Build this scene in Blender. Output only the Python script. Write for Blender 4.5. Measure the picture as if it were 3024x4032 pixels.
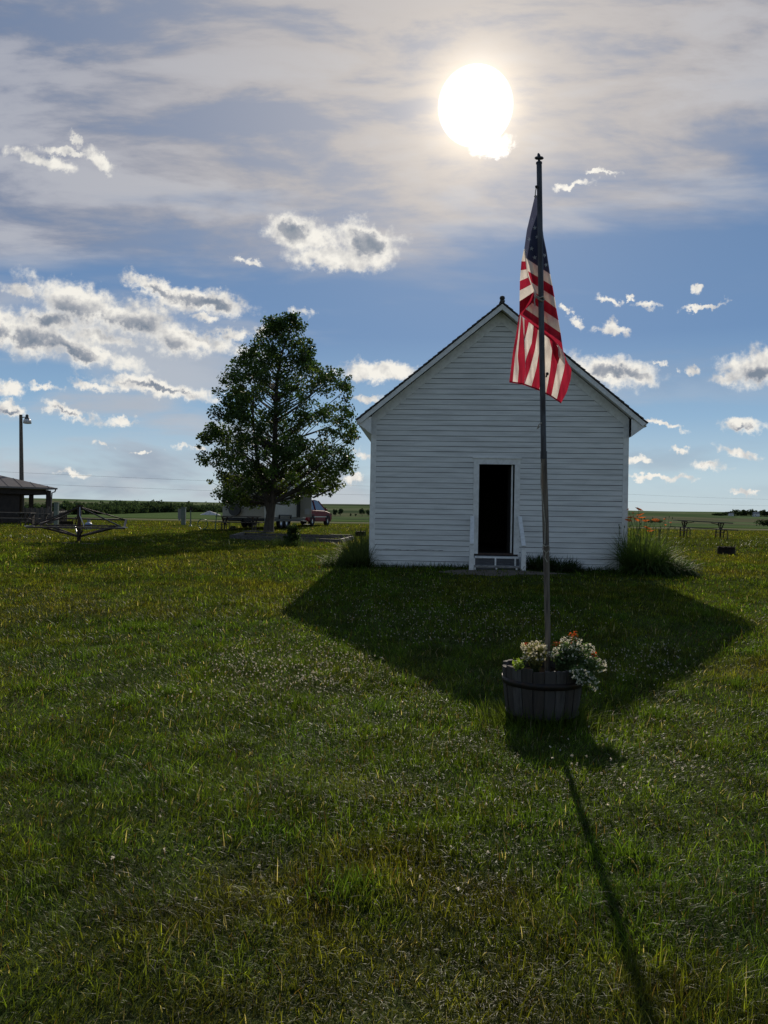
import bpy, math, random
import numpy as np
from mathutils import Vector, Matrix
for o in list(bpy.data.objects): bpy.data.objects.remove(o)
random.seed(7); RNG = np.random.default_rng(11)
S = bpy.context.scene; COL = S.collection
PI = math.pi
# ------------------------------------------------------------------ camera
F = 3100.0; ROLL = math.radians(0.95); PITCH = math.radians(0.17); EYE = 1.57
cd = bpy.data.cameras.new('camera'); cam = bpy.data.objects.new('camera', cd); COL.objects.link(cam)
cd.sensor_fit = 'VERTICAL'; cd.sensor_height = 24; cd.sensor_width = 24; cd.lens = 24*F/4032
cd.clip_start = 0.05; cd.clip_end = 12000
ca, sa = math.cos(ROLL), math.sin(ROLL)
r_ = Vector((ca,0,sa)); u_ = Vector((-sa,0,ca)); Rp = Matrix.Rotation(PITCH,3,'X')
r_, u_ = Rp@r_, Rp@u_; b_ = r_.cross(u_)
M = Matrix((r_,u_,b_)).transposed().to_4x4(); M.translation = (0,0,EYE); cam.matrix_world = M
S.camera = cam
def ray(px, py):
    dx, dy = px-1512, py-2016
    X = dx*ca+dy*sa; Zd = -dx*sa+dy*ca
    return Rp@Vector((X/F, 1, -Zd/F))
def P(px, py, D):
    d = ray(px,py); return Vector((0,0,EYE)) + d*(D/d.y)
def uvdir(px, py):
    d = ray(px,py); return d.x/d.y, d.z/d.y
DS = 3024/1659.0
SUN = ray(1872,419).normalized()
ELEV = math.asin(SUN.z); AZ = math.atan2(SUN.x, SUN.y)

# ------------------------------------------------------------------ node helpers
class NT:
    def __init__(s, nt): s.nt = nt; s.n = nt.nodes; s.l = nt.links
    def node(s, t, **k):
        n = s.n.new(t)
        for a,b in k.items(): setattr(n,a,b)
        return n
    def put(s, sock, v):
        if isinstance(v, bpy.types.NodeSocket): s.l.new(v, sock)
        elif v is not None: sock.default_value = v
    def math(s, op, a, b=None, c=None, clamp=False):
        n = s.node('ShaderNodeMath', operation=op, use_clamp=clamp)
        s.put(n.inputs[0],a); s.put(n.inputs[1],b); s.put(n.inputs[2],c); return n.outputs[0]
    def vm(s, op, a, b=None, c=None, out=0):
        n = s.node('ShaderNodeVectorMath', operation=op)
        s.put(n.inputs[0],a); s.put(n.inputs[1],b); s.put(n.inputs[2],c)
        return n.outputs[out]
    def step(s, v, a, b, lo=0.0, hi=1.0):
        n = s.node('ShaderNodeMapRange', interpolation_type='SMOOTHSTEP')
        s.put(n.inputs[0],v); n.inputs[1].default_value=a; n.inputs[2].default_value=b
        n.inputs[3].default_value=lo; n.inputs[4].default_value=hi; return n.outputs[0]
    def mix(s, f, a, b, blend='MIX'):
        n = s.node('ShaderNodeMix', data_type='RGBA', blend_type=blend)
        s.put(n.inputs[0],f); s.put(n.inputs[6],a); s.put(n.inputs[7],b); return n.outputs[2]
    def noise(s, vec, scale, detail=4, rough=0.55, dist=0.0, dim='3D', out=0):
        n = s.node('ShaderNodeTexNoise', noise_dimensions=dim)
        s.put(n.inputs['Vector'],vec); n.inputs['Scale'].default_value=scale
        n.inputs['Detail'].default_value=detail; n.inputs['Roughness'].default_value=rough
        n.inputs['Distortion'].default_value=dist; return n.outputs[out]
def rgb(r,g,b): return (r,g,b,1.0)

# ------------------------------------------------------------------ world
W = bpy.data.worlds.new("World"); S.world = W; W.use_nodes = True
T = NT(W.node_tree); T.n.clear()
sky = T.node('ShaderNodeTexSky', sky_type='NISHITA', sun_disc=False, sun_elevation=ELEV, sun_rotation=AZ)
sky.altitude = 0; sky.air_density = 1.0; sky.dust_density = 0.3; sky.ozone_density = 2.0
tc = T.node('ShaderNodeTexCoord'); gen = T.vm('NORMALIZE', tc.outputs['Generated'])
sp = T.node('ShaderNodeSeparateXYZ'); T.put(sp.inputs[0], gen)
yy = T.math('MAXIMUM', sp.outputs[1], 0.04)
U = T.math('DIVIDE', sp.outputs[0], yy); V = T.math('DIVIDE', sp.outputs[2], yy)
cmb = T.node('ShaderNodeCombineXYZ'); T.put(cmb.inputs[0],U); T.put(cmb.inputs[1],V); p0 = cmb.outputs[0]
front = T.step(sp.outputs[1], 0.10, 0.35)
# angle to the sun
cosang = T.vm('DOT_PRODUCT', gen, tuple(SUN), out=1)
ang = T.math('ARCCOSINE', T.math('MINIMUM', cosang, 0.99999))
# domain warp
wn = T.noise(p0, 9.0, 3, 0.6, dim='2D', out=1)
wv = T.vm('MULTIPLY', T.vm('SUBTRACT', wn, (0.5,0.5,0.5)), (0.035,0.022,0))
wn2 = T.noise(p0, 55.0, 4, 0.65, dim='2D', out=1)
wv2 = T.vm('MULTIPLY', T.vm('SUBTRACT', wn2, (0.5,0.5,0.5)), (0.030,0.022,0))
pw = T.vm('ADD', T.vm('ADD', p0, wv), wv2)
def blobs(lst):
    cur = None; rotp = {}
    for (x,y,rx,ry,rot) in lst:
        u,v = uvdir(x*DS, y*DS); q = int(round(rot/9.0))*9
        if q not in rotp:
            t = math.radians(q)
            rotp[q] = (math.cos(t), math.sin(t), T.vm('DOT_PRODUCT', pw, (math.cos(t), -math.sin(t), 0), out=1), T.vm('DOT_PRODUCT', pw, (math.sin(t), math.cos(t), 0), out=1))
        c,s_,A,B = rotp[q]; a0 = u*c-v*s_; b0 = u*s_+v*c; sx = rx*DS/F; sy = ry*DS/F
        a1 = T.math('MULTIPLY_ADD', A, 1/sx, -a0/sx); b1 = T.math('MULTIPLY_ADD', B, 1/sy, -b0/sy)
        ln = T.math('POWER', T.math('MULTIPLY_ADD', a1, a1, T.math('MULTIPLY_ADD', b1, b1, 0.22 if rx<33 else (0.10 if rx<60 else 0.0))), 0.5)
        cur = ln if cur is None else T.math('SMOOTH_MIN', cur, ln, 0.35 if rx>60 else 0.12)
    return cur
CL = [(50,715,115,46,14),(240,735,90,22,12),(110,690,70,24,10),(190,655,130,42,14),(300,695,150,40,16),(420,735,125,24,8),(170,755,110,22,16),(50,625,46,15,10),(505,722,50,14,-8),(210,765,90,18,18),
 (335,618,62,20,18),(435,653,100,24,10),(655,508,72,44,10),(800,520,66,38,14),(730,560,100,24,2),(525,572,36,8,10),
 (90,345,78,16,12),(222,345,44,16,35),(150,325,60,8,10),(165,300,20,8,50),(650,675,28,12,6),(440,690,26,9,5),(565,708,26,10,0),
 (195,832,46,10,6),(330,838,125,15,7),(148,886,64,13,16),(268,911,38,9,2),(15,886,34,13,8),(235,960,19,6,5),(382,965,25,8,3),(150,1022,32,8,8),(90,836,46,7,3),(10,840,34,18,10),(420,967,12,6,0),(300,972,14,4,5),
 (825,803,95,20,-3),(790,862,34,9,0),(785,980,30,9,5),(1330,800,112,31,10),(1400,820,50,16,16),(1640,798,70,38,-12),(1590,815,50,14,0),(1500,800,20,9,20),(1602,915,56,15,0),
 (1526,1003,32,13,0),(1592,975,48,11,16),(1465,972,17,6,0),(1375,995,34,8,4),(1420,1033,72,6,4),(1425,918,46,6,5),(1432,785,13,7,0),
 (1322,712,44,10,6),(1320,702,16,14,60),(1240,690,16,9,40),(1308,647,28,7,6),(1388,657,26,7,6),(1515,659,46,5,-8),(1220,668,13,6,0),(1497,620,14,9,30),(1240,400,44,7,-6),(1302,374,36,5,0),
 (1600,1060,30,5,2),(1350,640,10,4,0),(770,1035,22,8,0)]
sm = blobs(CL)
CORE = [(250,705,150,26,15),(50,735,100,20,12),(150,760,80,13,14),(470,730,60,9,5),(640,497,36,24,10),(805,520,36,26,15),(440,657,60,9,10),(345,630,40,8,15),(1340,806,60,11,8),(1525,999,14,6,0),(1645,812,44,15,-10),(1605,920,30,5,0),(90,690,40,12,10),(145,890,36,5,14),(350,842,60,4,6),(12,892,18,4,0)]
sc = blobs(CORE)
fb = T.noise(p0, 16.0, 7, 0.60, dim='2D')
fb2 = T.noise(p0, 75.0, 4, 0.62, dim='2D')
dens = T.math('ADD', T.math('SUBTRACT', 1.0, sm), T.math('ADD', T.math('MULTIPLY', T.math('SUBTRACT', fb, 0.5), 1.9), T.math('MULTIPLY', T.math('SUBTRACT', fb2, 0.5), 0.75)))
alpha = T.math('MULTIPLY', T.step(dens, -0.34, 0.50), front)
off = T.vm('ADD', p0, (0.004, 0.009, 0))
fbo = T.noise(off, 16.0, 4, 0.55, dim='2D')
relief = T.math('MULTIPLY', T.math('SUBTRACT', fb, fbo), 1.5)
core = T.step(T.math('ADD', T.math('SUBTRACT', 1.0, sc), T.math('MULTIPLY', T.math('SUBTRACT', fb, 0.5), 1.4)), -0.85, 0.80)
core = T.math('MULTIPLY', core, T.step(dens, 0.15, 0.75))
lum = T.math('ADD', T.math('SUBTRACT', 0.93, T.math('MULTIPLY', core, 0.74)), T.math('MULTIPLY', relief, 1.0))
lum = T.math('MAXIMUM', T.math('MINIMUM', lum, 1.0), 0.2)
rmp = T.node('ShaderNodeValToRGB'); T.put(rmp.inputs[0], lum)
e = rmp.color_ramp.elements
e[0].position=0.2; e[0].color=rgb(0.20,0.245,0.31); e[1].position=1.0; e[1].color=rgb(0.90,0.87,0.80)
m1=e.new(0.5); m1.color=rgb(0.36,0.38,0.42); m2=e.new(0.8); m2.color=rgb(0.66,0.65,0.63)
# cirrus veil : stretched noise rising to the right
mp = T.node('ShaderNodeMapping'); T.put(mp.inputs[0], p0); mp.inputs[2].default_value=(0,0,-math.radians(13)); mp.inputs[3].default_value=(1.0,4.6,1)
ci = T.noise(mp.outputs[0], 2.6, 5, 0.55, 0.2, dim='2D')
mp2 = T.node('ShaderNodeMapping'); T.put(mp2.inputs[0], p0); mp2.inputs[2].default_value=(0,0,-math.radians(20)); mp2.inputs[3].default_value=(1.0,3.4,1)
ci2 = T.noise(mp2.outputs[0], 4.0, 7, 0.58, 0.16, dim='2D')
bd = T.math('SUBTRACT', V, T.math('ADD', 0.285, T.math('MULTIPLY', T.math('MAXIMUM', U, 0.0), 0.30)))
bd = T.math('ADD', bd, T.math('MULTIPLY', T.math('SUBTRACT', ci, 0.5), 0.34))
veil = T.step(bd, -0.05, 0.12)
lowv = T.math('MULTIPLY', T.step(ci, 0.46, 0.66), T.step(V, 0.36, 0.10))
lowv = T.math('MULTIPLY', lowv, T.step(U, 0.55, -0.2, 0.35, 1.0))
gr = T.node('ShaderNodeValToRGB'); T.put(gr.inputs[0], T.math('MAXIMUM', sp.outputs[2], 0.0))
e = gr.color_ramp.elements
e[0].position=0.0; e[0].color=rgb(0.47,0.565,0.61); e[1].position=1.0; e[1].color=rgb(0.08,0.14,0.27)
for q,c in ((0.05,(0.43,0.565,0.65)),(0.12,(0.25,0.41,0.59)),(0.22,(0.135,0.25,0.45)),(0.40,(0.12,0.21,0.38))):
    k=e.new(q); k.color=rgb(*c)
skyc = T.mix(1.0, T.mix(1.0, gr.outputs[0], 0.9, 'MULTIPLY') if False else gr.outputs[0], T.mix(1.0, sky.outputs[0], rgb(0.004,0.004,0.004), 'MULTIPLY'), 'ADD')
skyc = T.mix(T.step(sp.outputs[1], 0.3, -0.5), skyc, T.mix(1.0, skyc, rgb(1.25,1.02,0.86), 'MULTIPLY'))
vc = T.mix(T.step(ci2, 0.40, 0.60), rgb(0.185,0.230,0.335), rgb(0.335,0.36,0.44))
vc = T.mix(T.step(ang, 0.62, 0.04), vc, rgb(0.54,0.50,0.475))
bright = T.math('MULTIPLY', T.step(ci2, 0.50, 0.66), T.step(bd, 0.55, 0.0))
vc = T.mix(T.math('MULTIPLY', bright, 0.50), vc, rgb(0.58,0.585,0.61))
rear = T.step(sp.outputs[1], -0.1, 0.3)
vf = T.math('MULTIPLY', T.math('MAXIMUM', T.math('MULTIPLY', veil, T.step(ci2, 0.34, 0.54, 0.52, 0.94)), T.math('MULTIPLY', lowv, 0.62)), rear)
hz_ = T.math('MULTIPLY', T.step(ci, 0.38, 0.62), T.math('MULTIPLY', T.step(U, 0.1, -0.35), T.math('MULTIPLY', T.step(V, 0.02, 0.12), T.step(V, 0.34, 0.20))))
c1 = T.mix(T.math('MULTIPLY', hz_, 0.7), T.mix(vf, skyc, vc), rgb(0.50,0.53,0.575))
c2 = T.mix(alpha, c1, rmp.outputs[0])
# aureole of the sun
halo = T.math('MULTIPLY', T.math('POWER', 2.718, T.math('MULTIPLY', ang, -9.0)), 0.27)
halo2 = T.math('MULTIPLY', T.math('POWER', 2.718, T.math('MULTIPLY', T.math('MAXIMUM', T.math('SUBTRACT', ang, 0.034), 0.0), -48.0)), 0.60)
corem = T.step(ang, 0.0425, 0.0375, 0.0, 6.0)
hc = T.mix(1.0, T.mix(1.0, rgb(1.0,0.88,0.72), halo, 'MULTIPLY'), T.mix(1.0, rgb(1.0,0.80,0.52), halo2, 'MULTIPLY'), 'ADD')
su,sv = uvdir(1068*DS, 312*DS)
mm = T.node('ShaderNodeMapping', vector_type='TEXTURE'); T.put(mm.inputs[0], pw); mm.inputs[1].default_value=(su,sv,0)
mm.inputs[2].default_value=(0,0,math.radians(18)); mm.inputs[3].default_value=(56*DS/F, 22*DS/F, 1)
sb = T.step(T.vm('LENGTH', mm.outputs[0], out=1), 1.15, 0.55)
c3 = T.mix(1.0, c2, hc, 'ADD')
c3 = T.mix(1.0, c3, T.mix(1.0, rgb(1,0.96,0.88), T.math('ADD', corem, T.math('MULTIPLY', sb, 0.8)), 'MULTIPLY'), 'ADD')
bg = T.node('ShaderNodeBackground'); T.put(bg.inputs[0], c3); bg.inputs[1].default_value = 1.0
wo = T.node('ShaderNodeOutputWorld'); T.l.new(bg.outputs[0], wo.inputs[0])
W.cycles.sampling_method = 'NONE'

# ------------------------------------------------------------------ sun, exposure
sd = bpy.data.lights.new('sun','SUN'); sd.energy = 4.2; sd.angle = math.radians(0.6); sd.color = (1.0,0.90,0.76)
so = bpy.data.objects.new('sun', sd); COL.objects.link(so); so.location = SUN*50
so.rotation_euler = SUN.to_track_quat('Z','Y').to_euler()
S.view_settings.view_transform = 'Standard'; S.view_settings.look = 'None'
S.view_settings.exposure = 0; S.view_settings.gamma = 1; S.view_settings.use_curve_mapping = False
S.render.resolution_x = 768; S.render.resolution_y = 1024

# ------------------------------------------------------------------ materials
MATS = {}
def newmat(name):
    m = bpy.data.materials.new(name); m.use_nodes = True; t = NT(m.node_tree)
    b = t.n['Principled BSDF']; MATS[name] = m; return m, t, b
def flat(name, c, rough=0.7, metal=0.0, var=0.0, scale=6.0, c2=None, bump=0.0, spec=0.4, stretch=(1,1,1), coat=0.0):
    m,t,b = newmat(name); b.inputs['Roughness'].default_value = rough; b.inputs['Metallic'].default_value = metal
    b.inputs['Specular IOR Level'].default_value = spec; b.inputs['Coat Weight'].default_value = coat
    b.inputs['Base Color'].default_value = rgb(*c)
    if c2 is not None or var or bump:
        tc_ = t.node('ShaderNodeTexCoord'); mp_ = t.node('ShaderNodeMapping'); t.put(mp_.inputs[0], tc_.outputs['Object']); mp_.inputs[3].default_value = stretch
        n = t.noise(mp_.outputs[0], scale, 6, 0.62)
        if c2 is None: c2 = tuple(x*(1-var) for x in c)
        t.put(b.inputs['Base Color'], t.mix(t.step(n, 0.38, 0.66), rgb(*c), rgb(*c2)))
        if bump:
            bn = t.node('ShaderNodeBump'); bn.inputs['Strength'].default_value = bump; bn.inputs['Distance'].default_value = 0.02
            t.put(bn.inputs['Height'], n); t.put(b.inputs['Normal'], bn.outputs[0])
    return m
def leafmat(name, trans=0.5, rough=0.5, spec=0.35, tint=(1.15,1.2,0.7)):
    """uses the per-plant colour attribute; thin leaves let light through"""
    m,t,b = newmat(name)
    a = t.node('ShaderNodeAttribute', attribute_name='col')
    t.put(b.inputs['Base Color'], a.outputs['Color']); b.inputs['Roughness'].default_value = rough
    b.inputs['Specular IOR Level'].default_value = spec
    tr = t.node('ShaderNodeBsdfTranslucent'); t.put(tr.inputs[0], t.mix(1.0, a.outputs['Color'], rgb(*tint), 'MULTIPLY'))
    mx = t.node('ShaderNodeMixShader'); mx.inputs[0].default_value = trans
    t.l.new(b.outputs[0], mx.inputs[1]); t.l.new(tr.outputs[0], mx.inputs[2])
    t.l.new(mx.outputs[0], t.n['Material Output'].inputs[0]); return m
# ------------------------------------------------------------------ objects
def tag(o, label=None, cat=None, group=None, kind=None):
    for k,v in (('label',label),('category',cat),('group',group),('kind',kind)):
        if v: o[k] = v
    return o
def empty(name, loc, label=None, cat=None, group=None, rz=0):
    o = bpy.data.objects.new(name, None); COL.objects.link(o); o.location = loc; o.rotation_euler = (0,0,rz)
    o.empty_display_size = 0.1
    return tag(o, label, cat, group)
class MB:
    def __init__(s): s.v=[]; s.f=[]; s.m=[]; s.sm=[]
    def add(s, vs, fs, m=0, smooth=False):
        k=len(s.v); s.v += [tuple(v) for v in vs]
        for f in fs: s.f.append(tuple(i+k for i in f)); s.m.append(m); s.sm.append(smooth)
    def box(s, c, size, R=None, m=0, bev=0.0):
        hx,hy,hz = [q/2 for q in size]
        vs=[Vector((x,y,z)) for x in (-hx,hx) for y in (-hy,hy) for z in (-hz,hz)]
        if R is not None: vs=[R@v for v in vs]
        c=Vector(c); s.add([v+c for v in vs], [(0,1,3,2),(4,6,7,5),(0,4,5,1),(2,3,7,6),(0,2,6,4),(1,5,7,3)], m)
    def bar(s, a, b, w, h, m=0, up=(0,0,1)):
        a=Vector(a); b=Vector(b); d=(b-a); L=d.length; d=d/L; up=Vector(up)
        if abs(d.dot(up))>0.98: up=Vector((1,0,0))
        x=d.cross(up).normalized(); z=x.cross(d)
        s.box((a+b)/2, (w,L,h), Matrix((x,d,z)).transposed(), m)
    def tube(s, pts, rad, n=8, m=0, cap=True):
        pts=[Vector(p) for p in pts]; rad = rad if hasattr(rad,'__len__') else [rad]*len(pts)
        vs=[]; fs=[]; px=None
        for i,p in enumerate(pts):
            d=(pts[min(i+1,len(pts)-1)]-pts[max(i-1,0)]).normalized()
            if px is None: px = d.orthogonal().normalized()
            px=(px-d*px.dot(d)); px = px.normalized() if px.length>1e-6 else d.orthogonal().normalized()
            py=d.cross(px)
            for k in range(n):
                a=2*PI*k/n; vs.append(p+(px*math.cos(a)+py*math.sin(a))*rad[i])
        for i in range(len(pts)-1):
            for k in range(n):
                a=i*n+k; b=i*n+(k+1)%n; fs.append((a,b,b+n,a+n))
        s.add(vs,fs,m,True)
        if cap:
            s.add(vs[:n],[tuple(range(n))[::-1]],m); s.add(vs[-n:],[tuple(range(n))],m)
    def lathe(s, prof, c=(0,0,0), n=24, m=0, R=None):
        vs=[];fs=[]; c=Vector(c)
        for r,z in prof:
            for k in range(n):
                a=2*PI*k/n; v=Vector((r*math.cos(a),r*math.sin(a),z)); v = R@v if R is not None else v; vs.append(v+c)
        for i in range(len(prof)-1):
            for k in range(n):
                a=i*n+k; b=i*n+(k+1)%n; fs.append((a,b,b+n,a+n))
        s.add(vs,fs,m,True)
    def ball(s, c, r, m=0, n=10, sc=(1,1,1)):
        k=max(4,n//2); s.lathe_scaled([(math.sin(PI*i/k)*r, -math.cos(PI*i/k)*r) for i in range(k+1)], c, n, m, sc)
    def lathe_scaled(s, prof, c, n, m, sc):
        R=Matrix.Diagonal(Vector(sc)); s.lathe(prof, c, n, m, R)
    def poly(s, pts, m=0): s.add(pts,[tuple(range(len(pts)))],m)
    def build(s, name, mats, parent=None, origin=(0,0,0), world=False):
        if not isinstance(mats,(list,tuple)): mats=[mats]
        me=bpy.data.meshes.new(name); o_=Vector(origin)
        me.from_pydata([(v[0]-o_.x, v[1]-o_.y, v[2]-o_.z) for v in s.v],[],s.f)
        for q in mats: me.materials.append(q)
        me.polygons.foreach_set('material_index', s.m); me.polygons.foreach_set('use_smooth', s.sm); me.update()
        o=bpy.data.objects.new(name,me); COL.objects.link(o)
        if parent: o.parent=parent
        else: o.location=o_
        return o
def npmesh(name, V, Fq, mats, col=None, smooth=True, parent=None, origin=None, Ft=None):
    """numpy vertices, quads (and triangles)"""
    if origin is not None: V = V - np.array(origin, dtype=V.dtype)
    me=bpy.data.meshes.new(name); nq=len(Fq) if Fq is not None else 0; nt=len(Ft) if Ft is not None else 0
    me.vertices.add(len(V)); me.vertices.foreach_set('co', V.astype(np.float32).ravel())
    li=[]; ls=[]
    if nq: li.append(Fq.ravel()); ls.append(np.arange(nq)*4)
    if nt: li.append(Ft.ravel()); ls.append(nq*4+np.arange(nt)*3)
    li=np.concatenate(li).astype(np.int32); ls=np.concatenate(ls).astype(np.int32)
    me.loops.add(len(li)); me.loops.foreach_set('vertex_index', li)
    me.polygons.add(nq+nt); me.polygons.foreach_set('loop_start', ls)
    me.polygons.foreach_set('use_smooth', np.full(nq+nt, smooth, dtype=bool))
    if col is not None:
        a=me.attributes.new('col','FLOAT_COLOR','POINT'); c4=np.ones((len(V),4),np.float32); c4[:,:3]=col
        if name=='grass': c4[:,3]=np.clip(1.0-(V[:,1]-5)/9,0.03,1)
        a.data.foreach_set('color', c4.ravel())
    for q in (mats if isinstance(mats,(list,tuple)) else [mats]): me.materials.append(q)
    me.update(); me.validate()
    o=bpy.data.objects.new(name,me); COL.objects.link(o)
    if parent is not None: o.parent=parent
    elif origin is not None: o.location=origin
    return o
def copy_tree(o, parent=None):
    c=o.copy(); COL.objects.link(c)
    if parent is not None: c.parent=parent
    for ch in list(o.children): copy_tree(ch, c)
    return c
# ------------------------------------------------------------------ terrain
def _h(ix,iy,s):
    n = (ix*374761393 + iy*668265263 + s*1274126177) & 0xFFFFFFFF
    n = ((n ^ (n>>13))*1103515245) & 0xFFFFFFFF
    return ((n ^ (n>>16)) & 0xFFFF)/65535.0
def vnoise(x,y,s=0):
    x=np.asarray(x,float); y=np.asarray(y,float)
    ix=np.floor(x).astype(np.int64); iy=np.floor(y).astype(np.int64); fx=x-ix; fy=y-iy
    fx=fx*fx*(3-2*fx); fy=fy*fy*(3-2*fy)
    a=_h(ix,iy,s);b=_h(ix+1,iy,s);c=_h(ix,iy+1,s);d=_h(ix+1,iy+1,s)
    return (a*(1-fx)+b*fx)*(1-fy)+(c*(1-fx)+d*fx)*fy
def fbm(x,y,s=0,o=4):
    t=0;a=0.5;w=0
    for i in range(o): t=t+a*vnoise(x*2**i,y*2**i,s+i*17); w+=a; a*=0.5
    return t/w
KY=[-4000,-30,0,6,12,18,28,38,46,55,64,80,100,150,300,600,900,1150,1500,2000,2600,6000]
KE=[1.6,1.6,1.57,1.57,1.40,1.20,1.06,0.97,0.94,0.84,0.86,.97,1.13,1.5,2.5,4.2,2.5,-6,-18.5,-22,-15,60]
_ky=np.array(KY,float); _kz=1.57-np.array(KE,float)
_h1=np.diff(_ky); _d=np.diff(_kz)/_h1; _m=np.zeros(len(_ky))
for _i in range(1,len(_ky)-1):
    if _d[_i-1]*_d[_i]>0:
        w1=2*_h1[_i]+_h1[_i-1]; w2=_h1[_i]+2*_h1[_i-1]; _m[_i]=(w1+w2)/(w1/_d[_i-1]+w2/_d[_i])
def prof(y):
    y=np.clip(np.asarray(y,float),-3999,5999); i=np.clip(np.searchsorted(_ky,y,side='right')-1,0,len(_ky)-2)
    h=_h1[i]; t=(y-_ky[i])/h
    return (2*t**3-3*t**2+1)*_kz[i]+(t**3-2*t**2+t)*h*_m[i]+(-2*t**3+3*t**2)*_kz[i+1]+(t**3-t**2)*h*_m[i+1]
def terr(x,y):
    x=np.asarray(x,float); y=np.asarray(y,float); z=prof(y)
    g=np.clip((60-y)/20,0,1)
    z=z+g*((fbm(x*0.35,y*0.35,3,2)-0.5)*0.07+(fbm(x*1.6,y*1.6,9,2)-0.5)*0.035)
    z=z-0.16*np.exp(-((x-13.0)/5.5)**2-((y-27.0)/4.0)**2)+0.16*np.exp(-((x-13.5)/4.5)**2-((y-35.5)/3.2)**2)
    far=np.clip((y-500)/700,0,1)
    z=z+far*((fbm(x*0.0016,y*0.0012,5,3)-0.5)*16+np.clip(-x/900,0,1)*2)
    z=z+2.1*np.exp(-((x+62)/34)**2-((y-285)/45)**2)
    return z
def tz(x,y): return float(terr(x,y))
def ground_many(px,py):
    dd=np.array([tuple(ray(a,b)) for a,b in zip(px,py)]); sx=dd[:,0]/dd[:,1]; sz=dd[:,2]/dd[:,1]; D=np.full(len(px),6.0)
    for _ in range(25): D=0.5*D+0.5*(terr(sx*D,D)-EYE)/sz
    return sx*D,D
def ground(px,py):
    d=ray(px,py); o=Vector((0,0,EYE)); a=0.5
    while a<3000:
        p=o+d*a
        if p.z<tz(p.x,p.y): break
        a*=1.02
    return p
def gp(px, D, dz=0.0):
    """ground point under pixel column px at depth D"""
    X = P(px,2020,D).x; return Vector((X,D,tz(X,D)+dz))
xs=np.concatenate([-np.geomspace(3200,15,70),np.arange(-14.8,15,0.2),np.geomspace(15,3200,70)])
ys=np.concatenate([-np.geomspace(300,2,12),np.arange(-1.5,36,0.2),np.geomspace(36.3,4200,190)])
GX,GY=np.meshgrid(xs,ys); GZ=terr(GX,GY); nx=len(xs); ny=len(ys)
ii=(np.arange(ny-1)[:,None]*nx+np.arange(nx-1)[None,:]).ravel()
gm,t,b=newmat('ground_soil_and_fields')
geo=t.node('ShaderNodeNewGeometry'); pos=geo.outputs['Position']
s3=t.node('ShaderNodeSeparateXYZ'); t.put(s3.inputs[0],pos); gx,gy=s3.outputs[0],s3.outputs[1]
n1=t.noise(pos,0.55,5,0.6); n2=t.noise(pos,7.0,5,0.7); n3=t.noise(pos,40.0,3,0.7)
lawn=t.mix(t.step(n1,0.35,0.68),rgb(0.056,0.080,0.022),rgb(0.078,0.086,0.030))
lawn=t.mix(t.step(n2,0.30,0.75),t.mix(1.0,lawn,rgb(0.45,0.5,0.5),'MULTIPLY'),lawn)
lawn=t.mix(t.math('MULTIPLY',t.step(n3,0.45,0.75),0.4),lawn,rgb(0.10,0.095,0.045))
# dry verge, gravel road, fields farther off
wob=t.math('MULTIPLY',t.math('SUBTRACT',t.noise(pos,0.03,4,0.6),0.5),14.0); yw=t.math('ADD',gy,wob)
mps=t.node('ShaderNodeMapping'); t.put(mps.inputs[0],pos); mps.inputs[3].default_value=(0.15,1.6,1)
verge=t.mix(t.step(t.noise(mps.outputs[0],0.5,5,0.65),0.35,0.66),rgb(0.080,0.098,0.038),rgb(0.130,0.120,0.062))
gcol=t.mix(t.step(yw,66,74),lawn,verge)
roadc=rgb(0.34,0.32,0.28)
rd=t.math('ADD',gy,t.math('MULTIPLY',gx,0.03))
gcol=t.mix(t.math('MULTIPLY',t.step(rd,103,104.5),t.step(rd,111,109.5)),gcol,roadc)
mpf=t.node('ShaderNodeMapping'); t.put(mpf.inputs[0],pos); mpf.inputs[2].default_value=(0,0,0.12); mpf.inputs[3].default_value=(0.0022,0.0095,0)
vf_=t.node('ShaderNodeTexVoronoi',voronoi_dimensions='2D'); t.put(vf_.inputs['Vector'],mpf.outputs[0]); vf_.inputs['Scale'].default_value=1.0
sc_=t.node('ShaderNodeSeparateColor'); t.put(sc_.inputs[0],vf_.outputs['Color'])
fr=t.node('ShaderNodeValToRGB'); t.put(fr.inputs[0],sc_.outputs[0]); fr.color_ramp.interpolation='CONSTANT'
e=fr.color_ramp.elements; e[0].color=rgb(0.085,0.118,0.055); e[1].position=0.82; e[1].color=rgb(0.125,0.125,0.075)
for q,c in ((0.25,(0.105,0.145,0.068)),(0.45,(0.060,0.082,0.044)),(0.6,(0.130,0.148,0.082))): k=e.new(q); k.color=rgb(*c)  # field greens lightened and greyed, distance haze put into the colour
nf=t.noise(pos,0.012,5,0.6)
fld=t.mix(t.step(nf,0.3,0.7),fr.outputs[0],t.mix(1.0,fr.outputs[0],rgb(0.68,0.74,0.72),'MULTIPLY'))
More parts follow.
